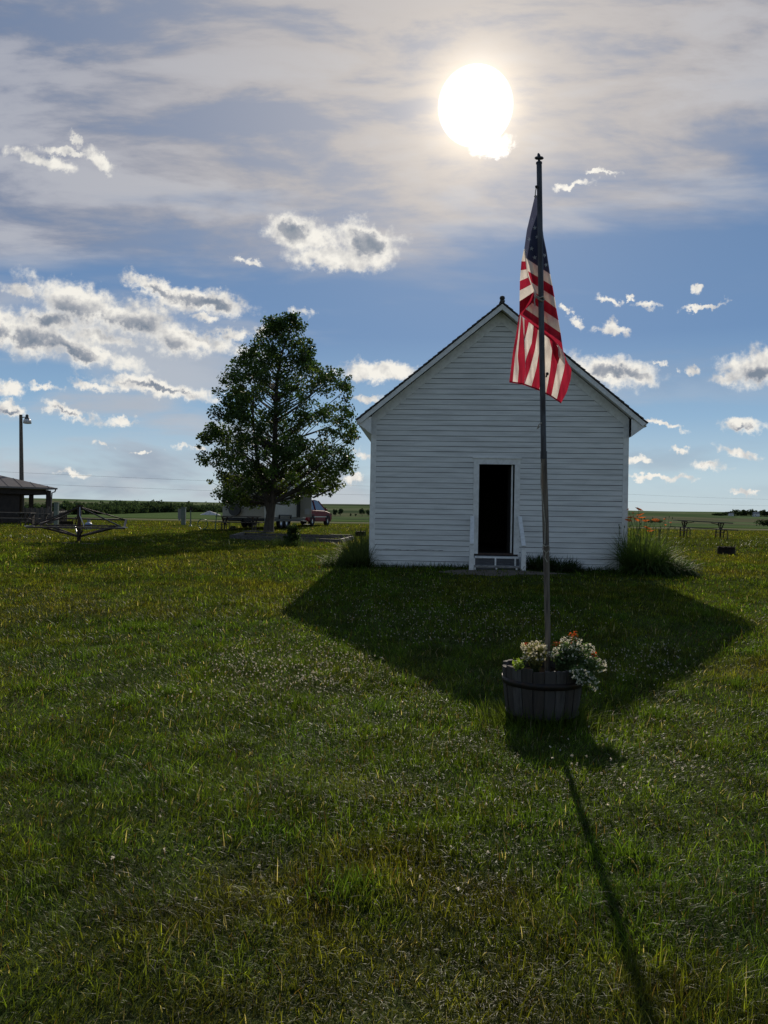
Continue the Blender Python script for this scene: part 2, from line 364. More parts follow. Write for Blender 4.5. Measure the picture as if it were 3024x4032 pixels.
# a dark crop strip behind the road, then grassland
crop=t.mix(t.step(n1,0.3,0.7),rgb(0.035,0.060,0.018),rgb(0.055,0.085,0.028))
gcol=t.mix(t.step(yw,128,131),gcol,crop)
gcol=t.mix(t.step(yw,185,195),gcol,t.mix(t.step(n1,0.3,0.7),rgb(0.070,0.108,0.042),rgb(0.090,0.128,0.050)))
gcol=t.mix(t.step(yw,330,336),gcol,fld)
t.put(b.inputs['Base Color'],gcol); b.inputs['Roughness'].default_value=0.95; b.inputs['Specular IOR Level'].default_value=0.0
bn=t.node('ShaderNodeBump'); bn.inputs['Strength'].default_value=0.6; bn.inputs['Distance'].default_value=0.05
t.put(bn.inputs['Height'],n2); t.put(b.inputs['Normal'],bn.outputs[0])
go=npmesh('ground',np.stack([GX.ravel(),GY.ravel(),GZ.ravel()],1),np.stack([ii,ii+1,ii+nx+1,ii+nx],1),gm)
tag(go,kind='structure')
# ------------------------------------------------------------------ grass blades
def blades(X,Y,Z,h,w,az,lean,col,seg=3,curl=1.0):
    """one curved tapering blade per entry -> V,Fq,Ft,col"""
    n=len(X); h=np.asarray(h); d=np.stack([np.cos(az),np.sin(az)],1); side_a=az+PI/2+RNG.normal(0,0.7,n)
    sd_=np.stack([np.cos(side_a),np.sin(side_a)],1)
    V=np.zeros((n,2*seg+1,3)); ts=np.linspace(0,1,seg+1)
    for k,tt in enumerate(ts):
        ang_=lean*(0.35+0.65*curl*tt)*1.2
        hor=h*np.sin(ang_)*tt; ver=h*np.cos(ang_)*tt
        cx=X+d[:,0]*hor; cy=Y+d[:,1]*hor; cz=Z+np.maximum(ver,0.004)-0.004
        if k<seg:
            ww=w*(1-0.75*tt**1.5)/2
            V[:,2*k,0]=cx-sd_[:,0]*ww; V[:,2*k,1]=cy-sd_[:,1]*ww; V[:,2*k,2]=cz
            V[:,2*k+1,0]=cx+sd_[:,0]*ww; V[:,2*k+1,1]=cy+sd_[:,1]*ww; V[:,2*k+1,2]=cz
        else: V[:,2*k,0]=cx; V[:,2*k,1]=cy; V[:,2*k,2]=cz
    base=np.arange(n)[:,None]*(2*seg+1)
    q=[[2*k,2*k+1,2*k+3,2*k+2] for k in range(seg-1)]
    Fq=np.concatenate([base+np.array(f)[None,:] for f in q]); Ft=base+np.array([2*seg-2,2*seg-1,2*seg])[None,:]
    C=np.repeat(col,2*seg+1,axis=0)
    return V.reshape(-1,3),Fq,Ft,C
def merge(parts):
    Vs=[];Q=[];Tt=[];C=[];k=0
    for V,q,t_,c in parts:
        Vs.append(V); Q.append(q+k); Tt.append(t_+k); C.append(c); k+=len(V)
    return np.concatenate(Vs),np.concatenate(Q),np.concatenate(Tt),np.concatenate(C)
BLD=(lambda x,y: (x>-0.45)&(x<5.75)&(y>18.0)&(y<27))
def grass_col(x,y,n):
    a=fbm(x*0.5,y*0.5,21,3)[:,None]; c=fbm(x*2.2,y*2.2,31,2)[:,None]
    g1=np.array([0.066,0.112,0.012]); g2=np.array([0.105,0.122,0.018]); g3=np.array([0.042,0.098,0.016])
    m1=np.clip((a-0.42)*5,0,1); m2=np.clip((c-0.5)*5,0,1)
    col=g1*(1-m1)+g2*m1; col=col*(1-0.5*m2)+g3*0.5*m2
    col=col*np.exp(RNG.normal(-0.22,0.48,(n,1)))*(0.62+0.76*np.clip((fbm(x*5,y*5,77,2)[:,None]-0.28)*2.2,0,1)); r=RNG.random(n); yl=np.clip((y-12)/25,0,1)[:,None]
    col=col*(1-0.3*yl)+np.array([0.105,0.110,0.026])*0.3*yl
    dry=r<0.026; col[dry]=np.array([0.40,0.37,0.25])*RNG.uniform(0.4,1.3,(dry.sum(),1))  # dry blades, some brightened so their colour stands in for white glints
    br=r>0.95; col[br]=np.array([0.12,0.085,0.035])*RNG.uniform(0.5,1.3,(br.sum(),1))
    return col
parts=[]
for (y0,y1,dens_,hh,ww,sg) in GRASS_BANDS if 'GRASS_BANDS' in globals() else ((1.9,3.4,17000,0.052,0.0034,3),(3.4,5.5,9500,0.052,0.0042,3),(5.5,9,4600,0.055,0.0056,2),(9,15,1700,0.062,0.009,2),(15,24,620,0.065,0.015,2),(24,40,260,0.065,0.022,2),(40,62,80,0.07,0.035,2)):
    xw=lambda y: 0.52*y+0.9
    A=2*xw(y1)*(y1-y0); n=int(A*dens_)
    x=RNG.uniform(-xw(y1),xw(y1),n); y=RNG.uniform(y0,y1,n)
    cl=fbm(x*3.0,y*3.0,41,2)
    keep=(np.abs(x)<xw(y))&(~BLD(x,y))&(RNG.random(n)<0.75+0.4*np.clip((cl-0.35)*3,0,1))
    pad=((x-2.75)/1.5)**2+((y-16.9)/0.75)**2; keep&=~((pad<1)&(RNG.random(n)<0.85))
    x=x[keep]; y=y[keep]; n=len(x); z=terr(x,y); cl=cl[keep]
    big=fbm(x*0.8,y*0.8,51,2)
    h=hh*RNG.gamma(6,1/6.0,n)*(0.78+0.32*np.clip((cl-0.3)*3,0,1.3))*(0.85+0.25*np.clip((big-0.35)*2.5,0,1))
    az=vnoise(x*1.3,y*1.3,61)*2*PI*1.5+RNG.normal(0,1.5,n)
    lean=np.clip(RNG.normal(0.72,0.36,n)+0.3*(vnoise(x*2,y*2,71)-0.5),0.05,1.45)
    parts.append(blades(x,y,z,h,ww*RNG.uniform(0.6,1.4,n),az,lean,grass_col(x,y,n),sg))
V_,Q_,T_,C_=[],[],[],[]
gmat=leafmat('grass_blade',0.52,0.42,0.16,(1.5,1.35,0.5))
_g=NT(gmat.node_tree); _at=[q for q in _g.n if q.type=='ATTRIBUTE'][0]; _g.put(_g.n['Principled BSDF'].inputs['Specular IOR Level'],_g.math('MULTIPLY',_at.outputs['Alpha'],0.11))
V,Fq,Ft,C=merge(parts)
tag(npmesh('grass',V,Fq,gmat,C,True,Ft=Ft),'short mown lawn grass with dry and green blades all around the white building','grass',kind='stuff')

# ------------------------------------------------------------------ schoolhouse
FZ0 = 0.37; FL = Vector((-0.305,18.24,0)); FR = Vector((5.53,17.95,0))
yaw = math.atan2(FR.y-FL.y, FR.x-FL.x); WID=(FR-FL).length
FC = (FL+FR)/2; FC.z=FZ0
Fx = Vector((math.cos(yaw),math.sin(yaw),0)); Fy = Vector((-math.sin(yaw),math.cos(yaw),0))
def fpt(px,py,off=0.0):
    """pixel -> local (x,z) on the facade plane pushed out by off"""
    d=ray(px,py); o=Vector((0,0,EYE)); c=FC-Fy*off
    t_=(c-o).dot(Fy)/d.dot(Fy); p=o+d*t_-FC; return p.dot(Fx), p.z
white = flat('white_clapboard_paint',(0.74,0.74,0.71),0.55,var=0.10,scale=1.6,c2=(0.60,0.60,0.575),bump=0.12,stretch=(0.6,1,6))
trimw = flat('white_trim_paint',(0.78,0.78,0.75),0.5,scale=9,c2=(0.66,0.65,0.62),bump=0.08)
peel = flat('peeling_step_paint',(0.38,0.37,0.35),0.8,scale=12,c2=(0.14,0.13,0.12),bump=0.3,stretch=(1,1,5))
risr = flat('bare_riser_board',(0.11,0.115,0.125),0.85,scale=7,c2=(0.06,0.06,0.065),bump=0.3,stretch=(.7,1,6))
shing = flat('weathered_wood_shingle',(0.085,0.075,0.068),0.9,scale=8,c2=(0.045,0.040,0.038),bump=0.5)
darkin= flat('dark_wood_and_shade',(0.05,0.045,0.04),0.8,scale=4,c2=(0.035,0.03,0.028))  # dark wood; also paints shade on the door leaf and behind board gaps
rustm = flat('rusted_iron',(0.06,0.035,0.025),0.85,scale=20,c2=(0.03,0.02,0.016),bump=0.3)
H = empty('schoolhouse',FC,'white clapboard one-room schoolhouse with steep shingled gable and an open dark doorway','building',rz=yaw)
LEN=8.2; hw=WID/2
AP = fpt(1974.6,1188,0.33)[1]; TIPZ = (fpt(1402,1649,0.33)[1]+fpt(2548,1663.6,0.33)[1])/2
TX = (fpt(2548,1663.6,0.33)[0]-fpt(1402,1649,0.33)[0])/2; CX0=(fpt(2548,1663.6,0.33)[0]+fpt(1402,1649,0.33)[0])/2
SL=(AP-TIPZ)/TX                                  # slope
th=0.10; zr = lambda x: AP-SL*abs(x)             # top of the roof
dxl,dz1=fpt(1881,2180); dxr,_=fpt(2021,2180); _,dz2=fpt(1957,1829)
# front wall: overlapping boards, each a wedge
zw=lambda x: zr(x)-0.16                          # wall top line
mb=MB(); EXP=0.1205; nrow=int((AP)/EXP)+1
def seg_row(x0,x1,z0,z1,jit):
    a,b_=jit; n=max(2,int((x1-x0)/0.6)); 
    for k in range(n):
        xa=x0+(x1-x0)*k/n; xb=x0+(x1-x0)*(k+1)/n
        ja=a+(b_-a)*k/n; jb=a+(b_-a)*(k+1)/n
        ja+=0.0012*math.sin(xa*2.1+z0*37); jb+=0.0012*math.sin(xb*2.1+z0*37)
        vs=[(xa,-0.034,z0+ja),(xb,-0.034,z0+jb),(xb,-0.024,z1+jb),(xa,-0.024,z1+ja),(xa,0.0,z0+ja),(xb,0.0,z0+jb),(xb,0.0,z1+jb),(xa,0.0,z1+ja)]
        mb.add(vs,[(0,1,2,3),(4,5,1,0),(3,2,6,7)])
rj=random.Random(3)
for i in range(-1,nrow):
    z0=i*EXP+0.02; z1=z0+EXP-0.010; zm=z0
    lim=min(hw-0.10,(AP-0.30-z1)/SL)
    if lim<0.06: continue
    jit=(rj.uniform(-.0018,.0018),rj.uniform(-.0018,.0018))
    def tri(x0,x1):
        seg_row(x0,x1,z0,z1,jit)
    if z1>dz1-0.02 and z0<dz2+0.10:
        tri(-lim,dxl-0.10); tri(dxr+0.10,lim)
    else: tri(-lim,lim)
# backing sheet with the door opening; its dark colour paints shadow lines between boards
def wallsheet(mbx,y,th_):
    xs_=[-hw,dxl,dxr,hw]
    def pts(x0,x1,zlo,zhi=None):
        zz0=zw(x0) if zhi is None else zhi; zz1=zw(x1) if zhi is None else zhi
        if zhi is None and x0<0<x1: return [(x0,y,zlo),(x1,y,zlo),(x1,y,zz1),(0,y,zw(0)),(x0,y,zz0)]
        return [(x0,y,zlo),(x1,y,zlo),(x1,y,zz1),(x0,y,zz0)]
    for (a,b2,lo,hi) in ((-hw,dxl,-0.4,None),(dxl,dxr,dz2,None),(dxr,hw,-0.4,None),(dxl,dxr,-0.4,dz1)):
        p=pts(a,b2,lo,hi); mbx.poly(p); mbx.poly([(q[0],q[1]+th_,q[2]) for q in p][::-1])
    for x in (dxl,dxr): mbx.poly([(x,y,dz1),(x,y+th_,dz1),(x,y+th_,dz2),(x,y,dz2)])
    mbx.poly([(dxl,y,dz2),(dxr,y,dz2),(dxr,y+th_,dz2),(dxl,y+th_,dz2)])
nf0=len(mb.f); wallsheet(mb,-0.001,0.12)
for q in range(nf0,len(mb.f)): mb.m[q]=1  # dark slot: shadow lines under the boards put into the backing colour
for sx in (-1,1):                                # side walls with boards
    for i in range(-1,int(zw(hw)/EXP)+1):
        z0=i*EXP+0.02; z1=z0+EXP; x=sx*hw
        mb.add([(x+sx*0.024,0.0,z0),(x+sx*0.024,LEN,z0),(x+sx*0.004,LEN,z1),(x+sx*0.004,0.0,z1)],[(0,1,2,3)])
    mb.poly([(sx*hw,0,-0.4),(sx*hw,LEN,-0.4),(sx*hw,LEN,zw(hw)),(sx*hw,0,zw(hw))])
mb.poly([(-hw,LEN,-0.4),(hw,LEN,-0.4),(hw,LEN,zw(hw)),(0,LEN,zw(0)),(-hw,LEN,zw(hw))])
wall=mb.build('clapboard_wall',[white,darkin],H)
# cracked board low on the left
cx0,cz0=fpt(1510,2162); cx1,_=fpt(1745,2162); mb=MB(); k=26
top=[(cx0+(cx1-cx0)*i/k, -0.034, cz0+0.006*math.sin(i*1.3)+0.008*math.sin(i*.45)) for i in range(k+1)]
for i in range(k):
    a=top[i];b2=top[i+1]; w1=0.007+0.006*abs(math.sin(i*2.1)); w2=0.007+0.006*abs(math.sin((i+1)*2.1))
    mb.add([a,b2,(b2[0],-0.034,b2[2]-w2),(a[0],-0.034,a[2]-w1),(a[0],-0.02,a[2]),(b2[0],-0.02,b2[2])],[(3,2,1,0),(0,1,5,4)])
mb.build('cracked_board_edge',peel,wall)
# interior
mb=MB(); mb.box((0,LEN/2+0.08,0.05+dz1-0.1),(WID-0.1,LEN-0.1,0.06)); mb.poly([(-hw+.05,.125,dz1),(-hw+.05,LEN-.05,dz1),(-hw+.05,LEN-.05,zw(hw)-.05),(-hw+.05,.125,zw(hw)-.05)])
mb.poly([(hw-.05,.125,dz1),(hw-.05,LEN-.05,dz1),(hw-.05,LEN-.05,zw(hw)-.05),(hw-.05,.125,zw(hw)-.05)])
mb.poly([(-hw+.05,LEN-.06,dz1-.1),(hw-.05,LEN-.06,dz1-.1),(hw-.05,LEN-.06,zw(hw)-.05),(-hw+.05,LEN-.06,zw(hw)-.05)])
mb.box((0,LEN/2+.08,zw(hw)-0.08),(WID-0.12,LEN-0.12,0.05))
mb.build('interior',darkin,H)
# corner boards, frieze boards
for sx in (-1,1):
    mb=MB(); mb.box((sx*(hw-0.045),-0.022,zw(hw)/2-0.20),(0.115,0.036,zw(hw)+0.36)); mb.box((sx*(hw+0.018),0.05,zw(hw)/2-0.20),(0.02,0.105,zw(hw)+0.36))
    mb.build('corner_board',trimw,H)
    mb=MB(); xo=hw-0.0; 
    def fz(x,o): return AP-SL*x-o
    p=[(0,-0.042,fz(0,0.15)),(sx*xo,-0.042,fz(xo,0.15)),(sx*xo,-0.042,fz(xo,0.40)),(0,-0.042,fz(0,0.40))]
    q=[(a,0.0,c) for a,_,c in p]; mb.add(p+q,[(0,1,2,3),(3,2,6,7),(0,1,5,4)]); mb.build('frieze_board',trimw,H)
# roof
mb=MB(); OV=0.33
for sx in (-1,1):
    L=math.hypot(TX,TX*SL); nr=30; ux=Vector((sx*TX/L,0,-TX*SL/L)); nz=Vector((sx*SL,0,1)).normalized(); rr=random.Random(5+sx)
    for i in range(nr):                          # courses, each butt edge proud of the next
        a=L*i/nr; c=L*(i+1)/nr+0.025; lift=0.014+rr.uniform(-.004,.006)
        y=-OV-0.02
        p0_=Vector((0,y,AP))+ux*a; p1_=Vector((0,y,AP))+ux*c+nz*lift
        y2=LEN+OV; jj=rr.uniform(-.015,.015)
        vs=[p0_+Vector((0,jj,0)),p1_+Vector((0,jj,0)),Vector((p1_.x,y2,p1_.z)),Vector((p0_.x,y2,p0_.z)),
            p0_-nz*0.02+Vector((0,jj,0)),p1_-nz*0.034+Vector((0,jj,0)),Vector((p1_.x,y2,p1_.z))-nz*0.034]
        mb.add(vs,[(0,1,2,3),(0,4,5,1),(1,5,6,2)])
    a=Vector((0,0,AP))-nz*0.03; b2=a+ux*L
    mb.poly([(a.x,-OV,a.z),(b2.x,-OV,b2.z),(b2.x,LEN+OV,b2.z),(a.x,LEN+OV,a.z)][::sx])
roof=mb.build('roof',shing,H)
mb=MB(); mb.bar((0,-OV-0.02,AP+0.015),(0,LEN+OV,AP+0.015),0.11,0.03); mb.build('ridge_cap',shing,roof)
for sx in (-1,1):                                # rake fascia, soffit, eave return
    nz=Vector((sx*SL,0,1)).normalized(); L=math.hypot(TX,TX*SL); ux=Vector((sx*TX/L,0,-TX*SL/L))
    a=Vector((0,0,AP))-nz*0.032; b2=a+ux*(L+0.0)
    mb=MB()
    def slab(y0,y1,o0,o1):
        A0=Vector((0,0,AP-o0*math.sqrt(1+SL*SL))); B0=Vector((sx*TX,0,AP-SL*TX-o0*math.sqrt(1+SL*SL)))
        A1=Vector((0,0,AP-o1*math.sqrt(1+SL*SL))); B1=Vector((sx*TX,0,AP-SL*TX-o1*math.sqrt(1+SL*SL)))
        if o1>0.06: B1=Vector((sx*(TX-0.10),0,A1.z-SL*(TX-0.10)))
        vs=[(v.x,y,v.z) for y in (y0,y1) for v in (A0,B0,B1,A1)]
        mb.add(vs,[(0,1,2,3),(7,6,5,4),(0,4,5,1),(3,2,6,7),(1,5,6,2)])
    slab(-OV,-OV+0.03,0.035,0.130); mb.build('rake_board',trimw,roof)
    mb=MB(); slab(-OV+0.032,0.0,0.075,0.095); mb.build('soffit',trimw,roof)
    mb=MB(); xe0=sx*(hw+0.0); xe1=sx*(TX-0.01); ze=AP-SL*TX-0.03
    mb.add([(xe0,-OV+.04,ze-0.30),(xe1,-OV+.04,ze-0.05),(xe1,-OV+.04,ze),(xe0,-OV+.04,ze+0.10),
            (xe0,LEN+OV,ze-0.30),(xe1,LEN+OV,ze-0.05),(xe1,LEN+OV,ze),(xe0,LEN+OV,ze+0.10)],[(0,1,2,3),(0,4,5,1),(1,5,6,2),(4,7,6,5)])
    mb.build('eave_box',trimw,roof)
mb=MB(); mb.lathe([(0.0,-.02),(0.045,-.02),(0.045,0.02),(0.022,0.03),(0.022,0.05),(0.055,0.075),(0.062,0.105),(0.05,0.14),(0.02,0.155),(0,0.157)],(0,-OV+0.05,AP-0.01),14)
mb.build('ridge_ball',darkin,roof)
# door frame and leaf
D_=empty('door',(0,0,0)); D_.parent=H
cw=0.125
mb=MB(); mb.box((dxl-cw/2,-0.028,(dz1+dz2)/2),(cw,0.05,dz2-dz1)); mb.box((dxr+cw/2,-0.028,(dz1+dz2)/2),(cw,0.05,dz2-dz1))
mb.box(((dxl+dxr)/2,-0.028,dz2+0.066),(dxr-dxl+2*cw,0.05,0.13)); mb.box(((dxl+dxr)/2,-0.036,dz2+0.145),(dxr-dxl+2*cw+0.05,0.075,0.026))
mb.build('door_frame',trimw,D_)
mb=MB(); mb.box((dxr-0.055,0.42,(dz1+dz2)/2+.01),(0.035,0.75,dz2-dz1-0.04)); dl_=mb.build('door_leaf',darkin,D_); mb=MB(); mb.box((dxr-0.050,0.035,(dz1+dz2)/2+.01),(0.035,0.02,dz2-dz1-0.04)); mb.build('door_edge',trimw,dl_)  # leaf coloured dark to paint the unlit inside; only the edge is white
mb=MB(); mb.box(((dxl+dxr)/2,0.02,dz1+0.0),(dxr-dxl-.004,0.16,0.045)); mb.build('threshold',rustm,D_)
# steps with railings
ST=empty('entrance_steps',FC-Fy*0.05,'narrow wooden steps with peeling paint and white handrails below the open doorway','steps',rz=yaw)
stw=[fpt(1847,2250,0.6)[0],fpt(2063,2250,0.6)[0]]; xl,xr=stw; gz=-0.07
lw=0.02
mb=MB(); mb.box(((dxl+dxr)/2,-0.13,dz1-0.065),(dxr-dxl+0.16,0.26,0.04)); mb.build('tread',trimw,ST)
mb=MB(); mb.box(((dxl+dxr)/2,-0.39,dz1-0.26),(xr-xl-0.16,0.27,0.035)); mb.build('tread',peel,ST)
mb=MB()
for y,z0,z1 in ((-0.25,dz1-0.25,dz1-0.085),(-0.505,gz,dz1-0.28)):
    mb.box(((dxl+dxr)/2,y+0.02,(z0+z1)/2),(xr-xl-0.2,0.02,z1-z0))
mb.build('riser',risr,ST)
for fx in (0.04,0.5,0.93):
    x=xl+0.09+(xr-xl-0.18)*fx; mb=MB(); mb.box((x,-0.262,dz1-0.17),(0.035,0.02,0.17)); mb.build('riser_batten',trimw,ST); mb=MB(); mb.box((x,-0.528,(gz+dz1-0.28)/2),(0.035,0.02,dz1-0.28-gz)); mb.build('riser_batten',trimw,ST)
mb=MB(); mb.box(((xl+xr)/2,-0.60,gz+0.0),(xr-xl+0.05,0.12,0.035)); mb.build('foot_board',peel,ST)
lx0,lz0=fpt(1860,2030,0.06); rx0,rz0=fpt(2046,2031,0.06); lx1,lz1=fpt(1857,2139,0.62); rx1,rz1=fpt(2061,2147,0.62)
for (xa,za,xb,zb) in ((lx0,lz0,lx1,lz1),(rx0,rz0,rx1,rz1)):
    mb=MB(); mb.bar((xa,-0.03,za-0.02),(xb,-0.62,zb-0.02),0.09,0.04); mb.build('handrail',trimw,ST)
    mb=MB(); mb.box((xb+(0.0 if xb<1 else 0.0),-0.60,(zb-0.06+gz)/2),(0.10,0.10,zb-0.06-gz)); mb.build('rail_post',trimw,ST)
# worn pad in front of the steps
padm=flat('worn_dirt',(0.13,0.10,0.075),0.95,scale=10,c2=(0.085,0.07,0.045),bump=0.5)
pv=[];pf=[];nr,na=6,40
pc=FC-Fy*1.15+Fx*(-0.12)
for i in range(nr+1):
    for k in range(na):
        a=2*PI*k/na; rr=(i/nr)*(1+0.18*math.sin(3*a+1)+0.1*math.sin(7*a)); x=pc.x+1.45*rr*math.cos(a); y=pc.y+0.62*rr*math.sin(a)
        pv.append((x,y,tz(x,y)+0.006*(1-(i/nr)**4)+0.001 - (0.02 if i==nr else 0)))
for i in range(nr):
    for k in range(na): a=i*na+k; c=i*na+(k+1)%na; pf.append((a,c,c+na,a+na))
pad=npmesh('dirt_path',np.array(pv),np.array(pf),padm); tag(pad,kind='structure')

# ------------------------------------------------------------------ half barrel planter
BX=P(2136,2600,6.15).x; BY=6.15; BZ=tz(BX,BY); BR=0.308; BH=0.43
oak=flat('grey_weathered_oak',(0.062,0.055,0.050),0.85,scale=9,c2=(0.055,0.05,0.046),bump=0.5,stretch=(4,4,0.5))
oak2=flat('brown_weathered_oak',(0.055,0.044,0.036),0.85,scale=8,c2=(0.035,0.03,0.026),bump=0.6,stretch=(5,5,0.4)); oak3=flat('silvered_oak',(0.082,0.074,0.068),0.85,scale=11,c2=(0.045,0.04,0.036),bump=0.6,stretch=(4,4,0.35))
hoop=flat('black_iron_hoop',(0.025,0.024,0.024),0.55,0.6,scale=15,c2=(0.05,0.03,0.02),bump=0.2)
soil=flat('potting_soil',(0.015,0.012,0.009),1.0,scale=30,bump=0.6,spec=0.0)
BAR=empty('barrel_planter',(BX,BY,BZ),'weathered half barrel planter with a black iron hoop holding flowers and the flagpole','planter')
rb=random.Random(4); NS=22
brad=lambda z: BR-0.045*max(0,1-z/BH)**1.5
for k in range(NS):
    a0=2*PI*(k+0.03)/NS; a1=2*PI*(k+0.97)/NS; top=BH+rb.uniform(-.020,.012); rr=rb.uniform(-.005,.006); mb=MB(); rows=7; sub=3
    for face,ro in ((0,0.0),(1,-0.026)):
        vs=[];fs=[]
        for i in range(rows+1):
            z=-0.04+(top+0.04)*i/rows
            for j in range(sub+1):
                a=a0+(a1-a0)*j/sub; r=brad(max(z,0))+ro+rr; vs.append((r*math.cos(a),r*math.sin(a),z+(rb.uniform(-.004,.004) if i==rows else 0)))
        for i in range(rows):
            for j in range(sub):
                q=i*(sub+1)+j; fs.append((q,q+1,q+sub+2,q+sub+1))
        mb.add(vs,fs)
    n1_=(rows+1)*(sub+1); t_=rows*(sub+1)
    fs=[(t_+j,t_+j+1,n1_+t_+j+1,n1_+t_+j) for j in range(sub)]
    for i in range(rows):
        for j in (0,sub):
            q=i*(sub+1)+j; fs.append((q,q+sub+1,n1_+q+sub+1,n1_+q))
    for f in fs: mb.f.append(f); mb.m.append(0); mb.sm.append(False)
    mb.build('stave',[oak,oak2,oak3][rb.randrange(3)],BAR)
for zc,hh_ in ((0.315,0.050),(0.06,0.04)):
    mb=MB(); z0=zc-hh_/2; z1=zc+hh_/2
    mb.lathe([(brad(z0)+.004,z0),(brad(z0)+.009,z0),(brad(z1)+.009,z1),(brad(z1)+.004,z1)],(0,0,0),48); mb.build('hoop',hoop,BAR)
mb=MB(); mb.lathe([(0,BH-0.05),(0.15,BH-0.055),(BR-0.03,BH-0.07)],(0,0,0),30); mb.build('soil',soil,BAR)
# ------------------------------------------------------------------ flagpole
PD=6.15
pipe=flat('dark_grey_pipe',(0.075,0.078,0.088),0.42,0.5,scale=6,c2=(0.035,0.032,0.034),bump=0.15,stretch=(3,3,0.6))
oldw=flat('split_weathered_pole_wood',(0.19,0.155,0.12),0.8,scale=7,c2=(0.075,0.06,0.05),bump=0.7,stretch=(6,6,0.5))
ropem=flat('pale_rope',(0.42,0.39,0.33),0.8,scale=40,c2=(0.25,0.22,0.18))
p_b=Vector((P(2157,2560,PD).x,PD,BZ+BH-0.07))
FP=empty('flagpole',p_b,'leaning flagpole of dark pipe on a weathered wooden lower half standing in the barrel planter','flagpole')
def lp(px,py,D=PD): return P(px,py,D)-p_b
low=[Vector((0,0,-0.02))]+[lp(x,y) for x,y in ((2156.5,2480),(2153.5,2336),(2151,2200),(2148,2060),(2145.5,1960),(2142.5,1870),(2141,1794))]
mb=MB(); mb.tube(low,[.0215,.0215,.0225,.0235,.025,.025,.025,.024],12); mb.build('wooden_post',oldw,FP)
upp=[lp(x,y) for x,y in ((2141,1796),(2137.5,1600),(2134,1400),(2130.5,1200),(2127,950),(2123,645))]
mb=MB(); mb.tube(upp,[.0225,.0225,.0222,.022,.0215,.021],16); mb.build('pipe',pipe,FP)
mb=MB(); c=lp(2141,1792); mb.tube([c+Vector((0,0,-.03)),c+Vector((0,0,.03))],.0265,14); mb.build('sleeve',pipe,FP)
mb=MB(); c=lp(2122.5,645); mb.tube([c,c+Vector((0,0,.012))],.024,14); mb.tube([c,c+Vector((0,0,.035))],[.016,.008],8)
mb.lathe_scaled([(0,-.02),(.022,-.012),(.028,0),(.022,.012),(0,.02)],c+Vector((-.0,0,.045)),14,0,(1.35,.6,.8))
mb.tube([c+Vector((0,0,.05)),c+Vector((-.004,0,.07)),c+Vector((-.008,0,.082))],[.014,.012,.006],8)
mb.build('finial',pipe,FP)
def knot(pts,r,name='knot'):
    m_=MB(); m_.tube([lp(x,y,D) for x,y,D in pts],r,6); return m_.build(name,ropem,FP)
c5=lambda x,y: (1950+x/2.127, 580+y/2.127)
c4=lambda x,y: (1380+x/1.3825, 1150+y/1.3825)
kp=lambda f,L: [(*f(x,y),D) for x,y,D in L]
knot(kp(c5,[(345,1245,6.12),(372,1262,6.115),(400,1250,6.12),(412,1275,6.13),(395,1290,6.12),(360,1270,6.12),(350,1250,6.15)]),.006)
knot(kp(c5,[(335,1240,6.14),(328,1285,6.13),(334,1325,6.13)]),.005)
knot(kp(c4,[(1040,712,6.13),(1025,722,6.12),(1017,745,6.12),(1028,735,6.12)]),.0055)
knot(kp(c4,[(1038,930,6.12),(1036,1040,6.12),(1048,1150,6.12),(1060,1260,6.12),(1058,1370,6.12)]),.004,'halyard')
knot(kp(c4,[(1050,1375,6.12),(1046,1400,6.12),(1066,1420,6.115),(1084,1405,6.12),(1080,1378,6.12),(1062,1385,6.115),(1050,1375,6.12)]),.005)
knot(kp(c4,[(1065,1420,6.12),(1058,1445,6.12),(1072,1470,6.12)]),.004)
m_=MB(); m_.tube([lp(*c5(343,322),6.13),lp(*c5(346,340),6.13)],.010,8); m_.build('pulley',hoop,FP)
m_=MB(); m_.ball(lp(*c5(436,1897),6.13),.0125); m_.tube([lp(*c5(425,1925),6.13),lp(*c5(436,1900),6.13)],.006,6); m_.build('cleat',hoop,FP)
# ------------------------------------------------------------------ flag
def cloth(name,c,tr):
    m,t,b=newmat(name); tc_=t.node('ShaderNodeTexCoord'); n=t.noise(tc_.outputs['Object'],14,4,0.6)
    cc=t.mix(t.step(n,0.3,0.7),rgb(*c),rgb(*[q*0.88 for q in c])); t.put(b.inputs['Base Color'],cc); b.inputs['Roughness'].default_value=0.7; b.inputs['Specular IOR Level'].default_value=0.2
    bn=t.node('ShaderNodeBump'); bn.inputs['Strength'].default_value=0.25; bn.inputs['Distance'].default_value=0.02; t.put(bn.inputs['Height'],n); t.put(b.inputs['Normal'],bn.outputs[0])
    x=t.node('ShaderNodeBsdfTranslucent'); t.put(x.inputs[0],t.mix(1.0,cc,rgb(1.1,1.05,0.98),'MULTIPLY')); t.put(x.inputs[1],bn.outputs[0]); mx=t.node('ShaderNodeMixShader'); mx.inputs[0].default_value=tr
    t.l.new(b.outputs[0],mx.inputs[1]); t.l.new(x.outputs[0],mx.inputs[2]); t.l.new(mx.outputs[0],t.n['Material Output'].inputs[0]); return m
cW=cloth('flag_cream_cloth',(0.68,0.65,0.62),0.54); cR=cloth('flag_red_cloth',(0.33,0.018,0.042),0.54); cB=cloth('flag_blue_cloth',(0.060,0.070,0.125),0.5)  # canton blue is greyed and lifted, painting veiling glare into the cloth
cS=cloth('flag_star_cloth',(0.8,0.8,0.8),0.5)
f_o=P(*c5(337,405),6.17)
FG=empty('flag',f_o,'red white and blue flag with stars and stripes hanging limp and folded from the flagpole','flag')
def wr(x,y,D):
    s=max(0,min(1,(y-405)/900.0))
    return D+s*(0.020*math.sin(x*0.050+y*0.004)+0.010*math.sin(x*0.11-y*0.009)+0.006*math.sin(y*0.03+x*0.02))
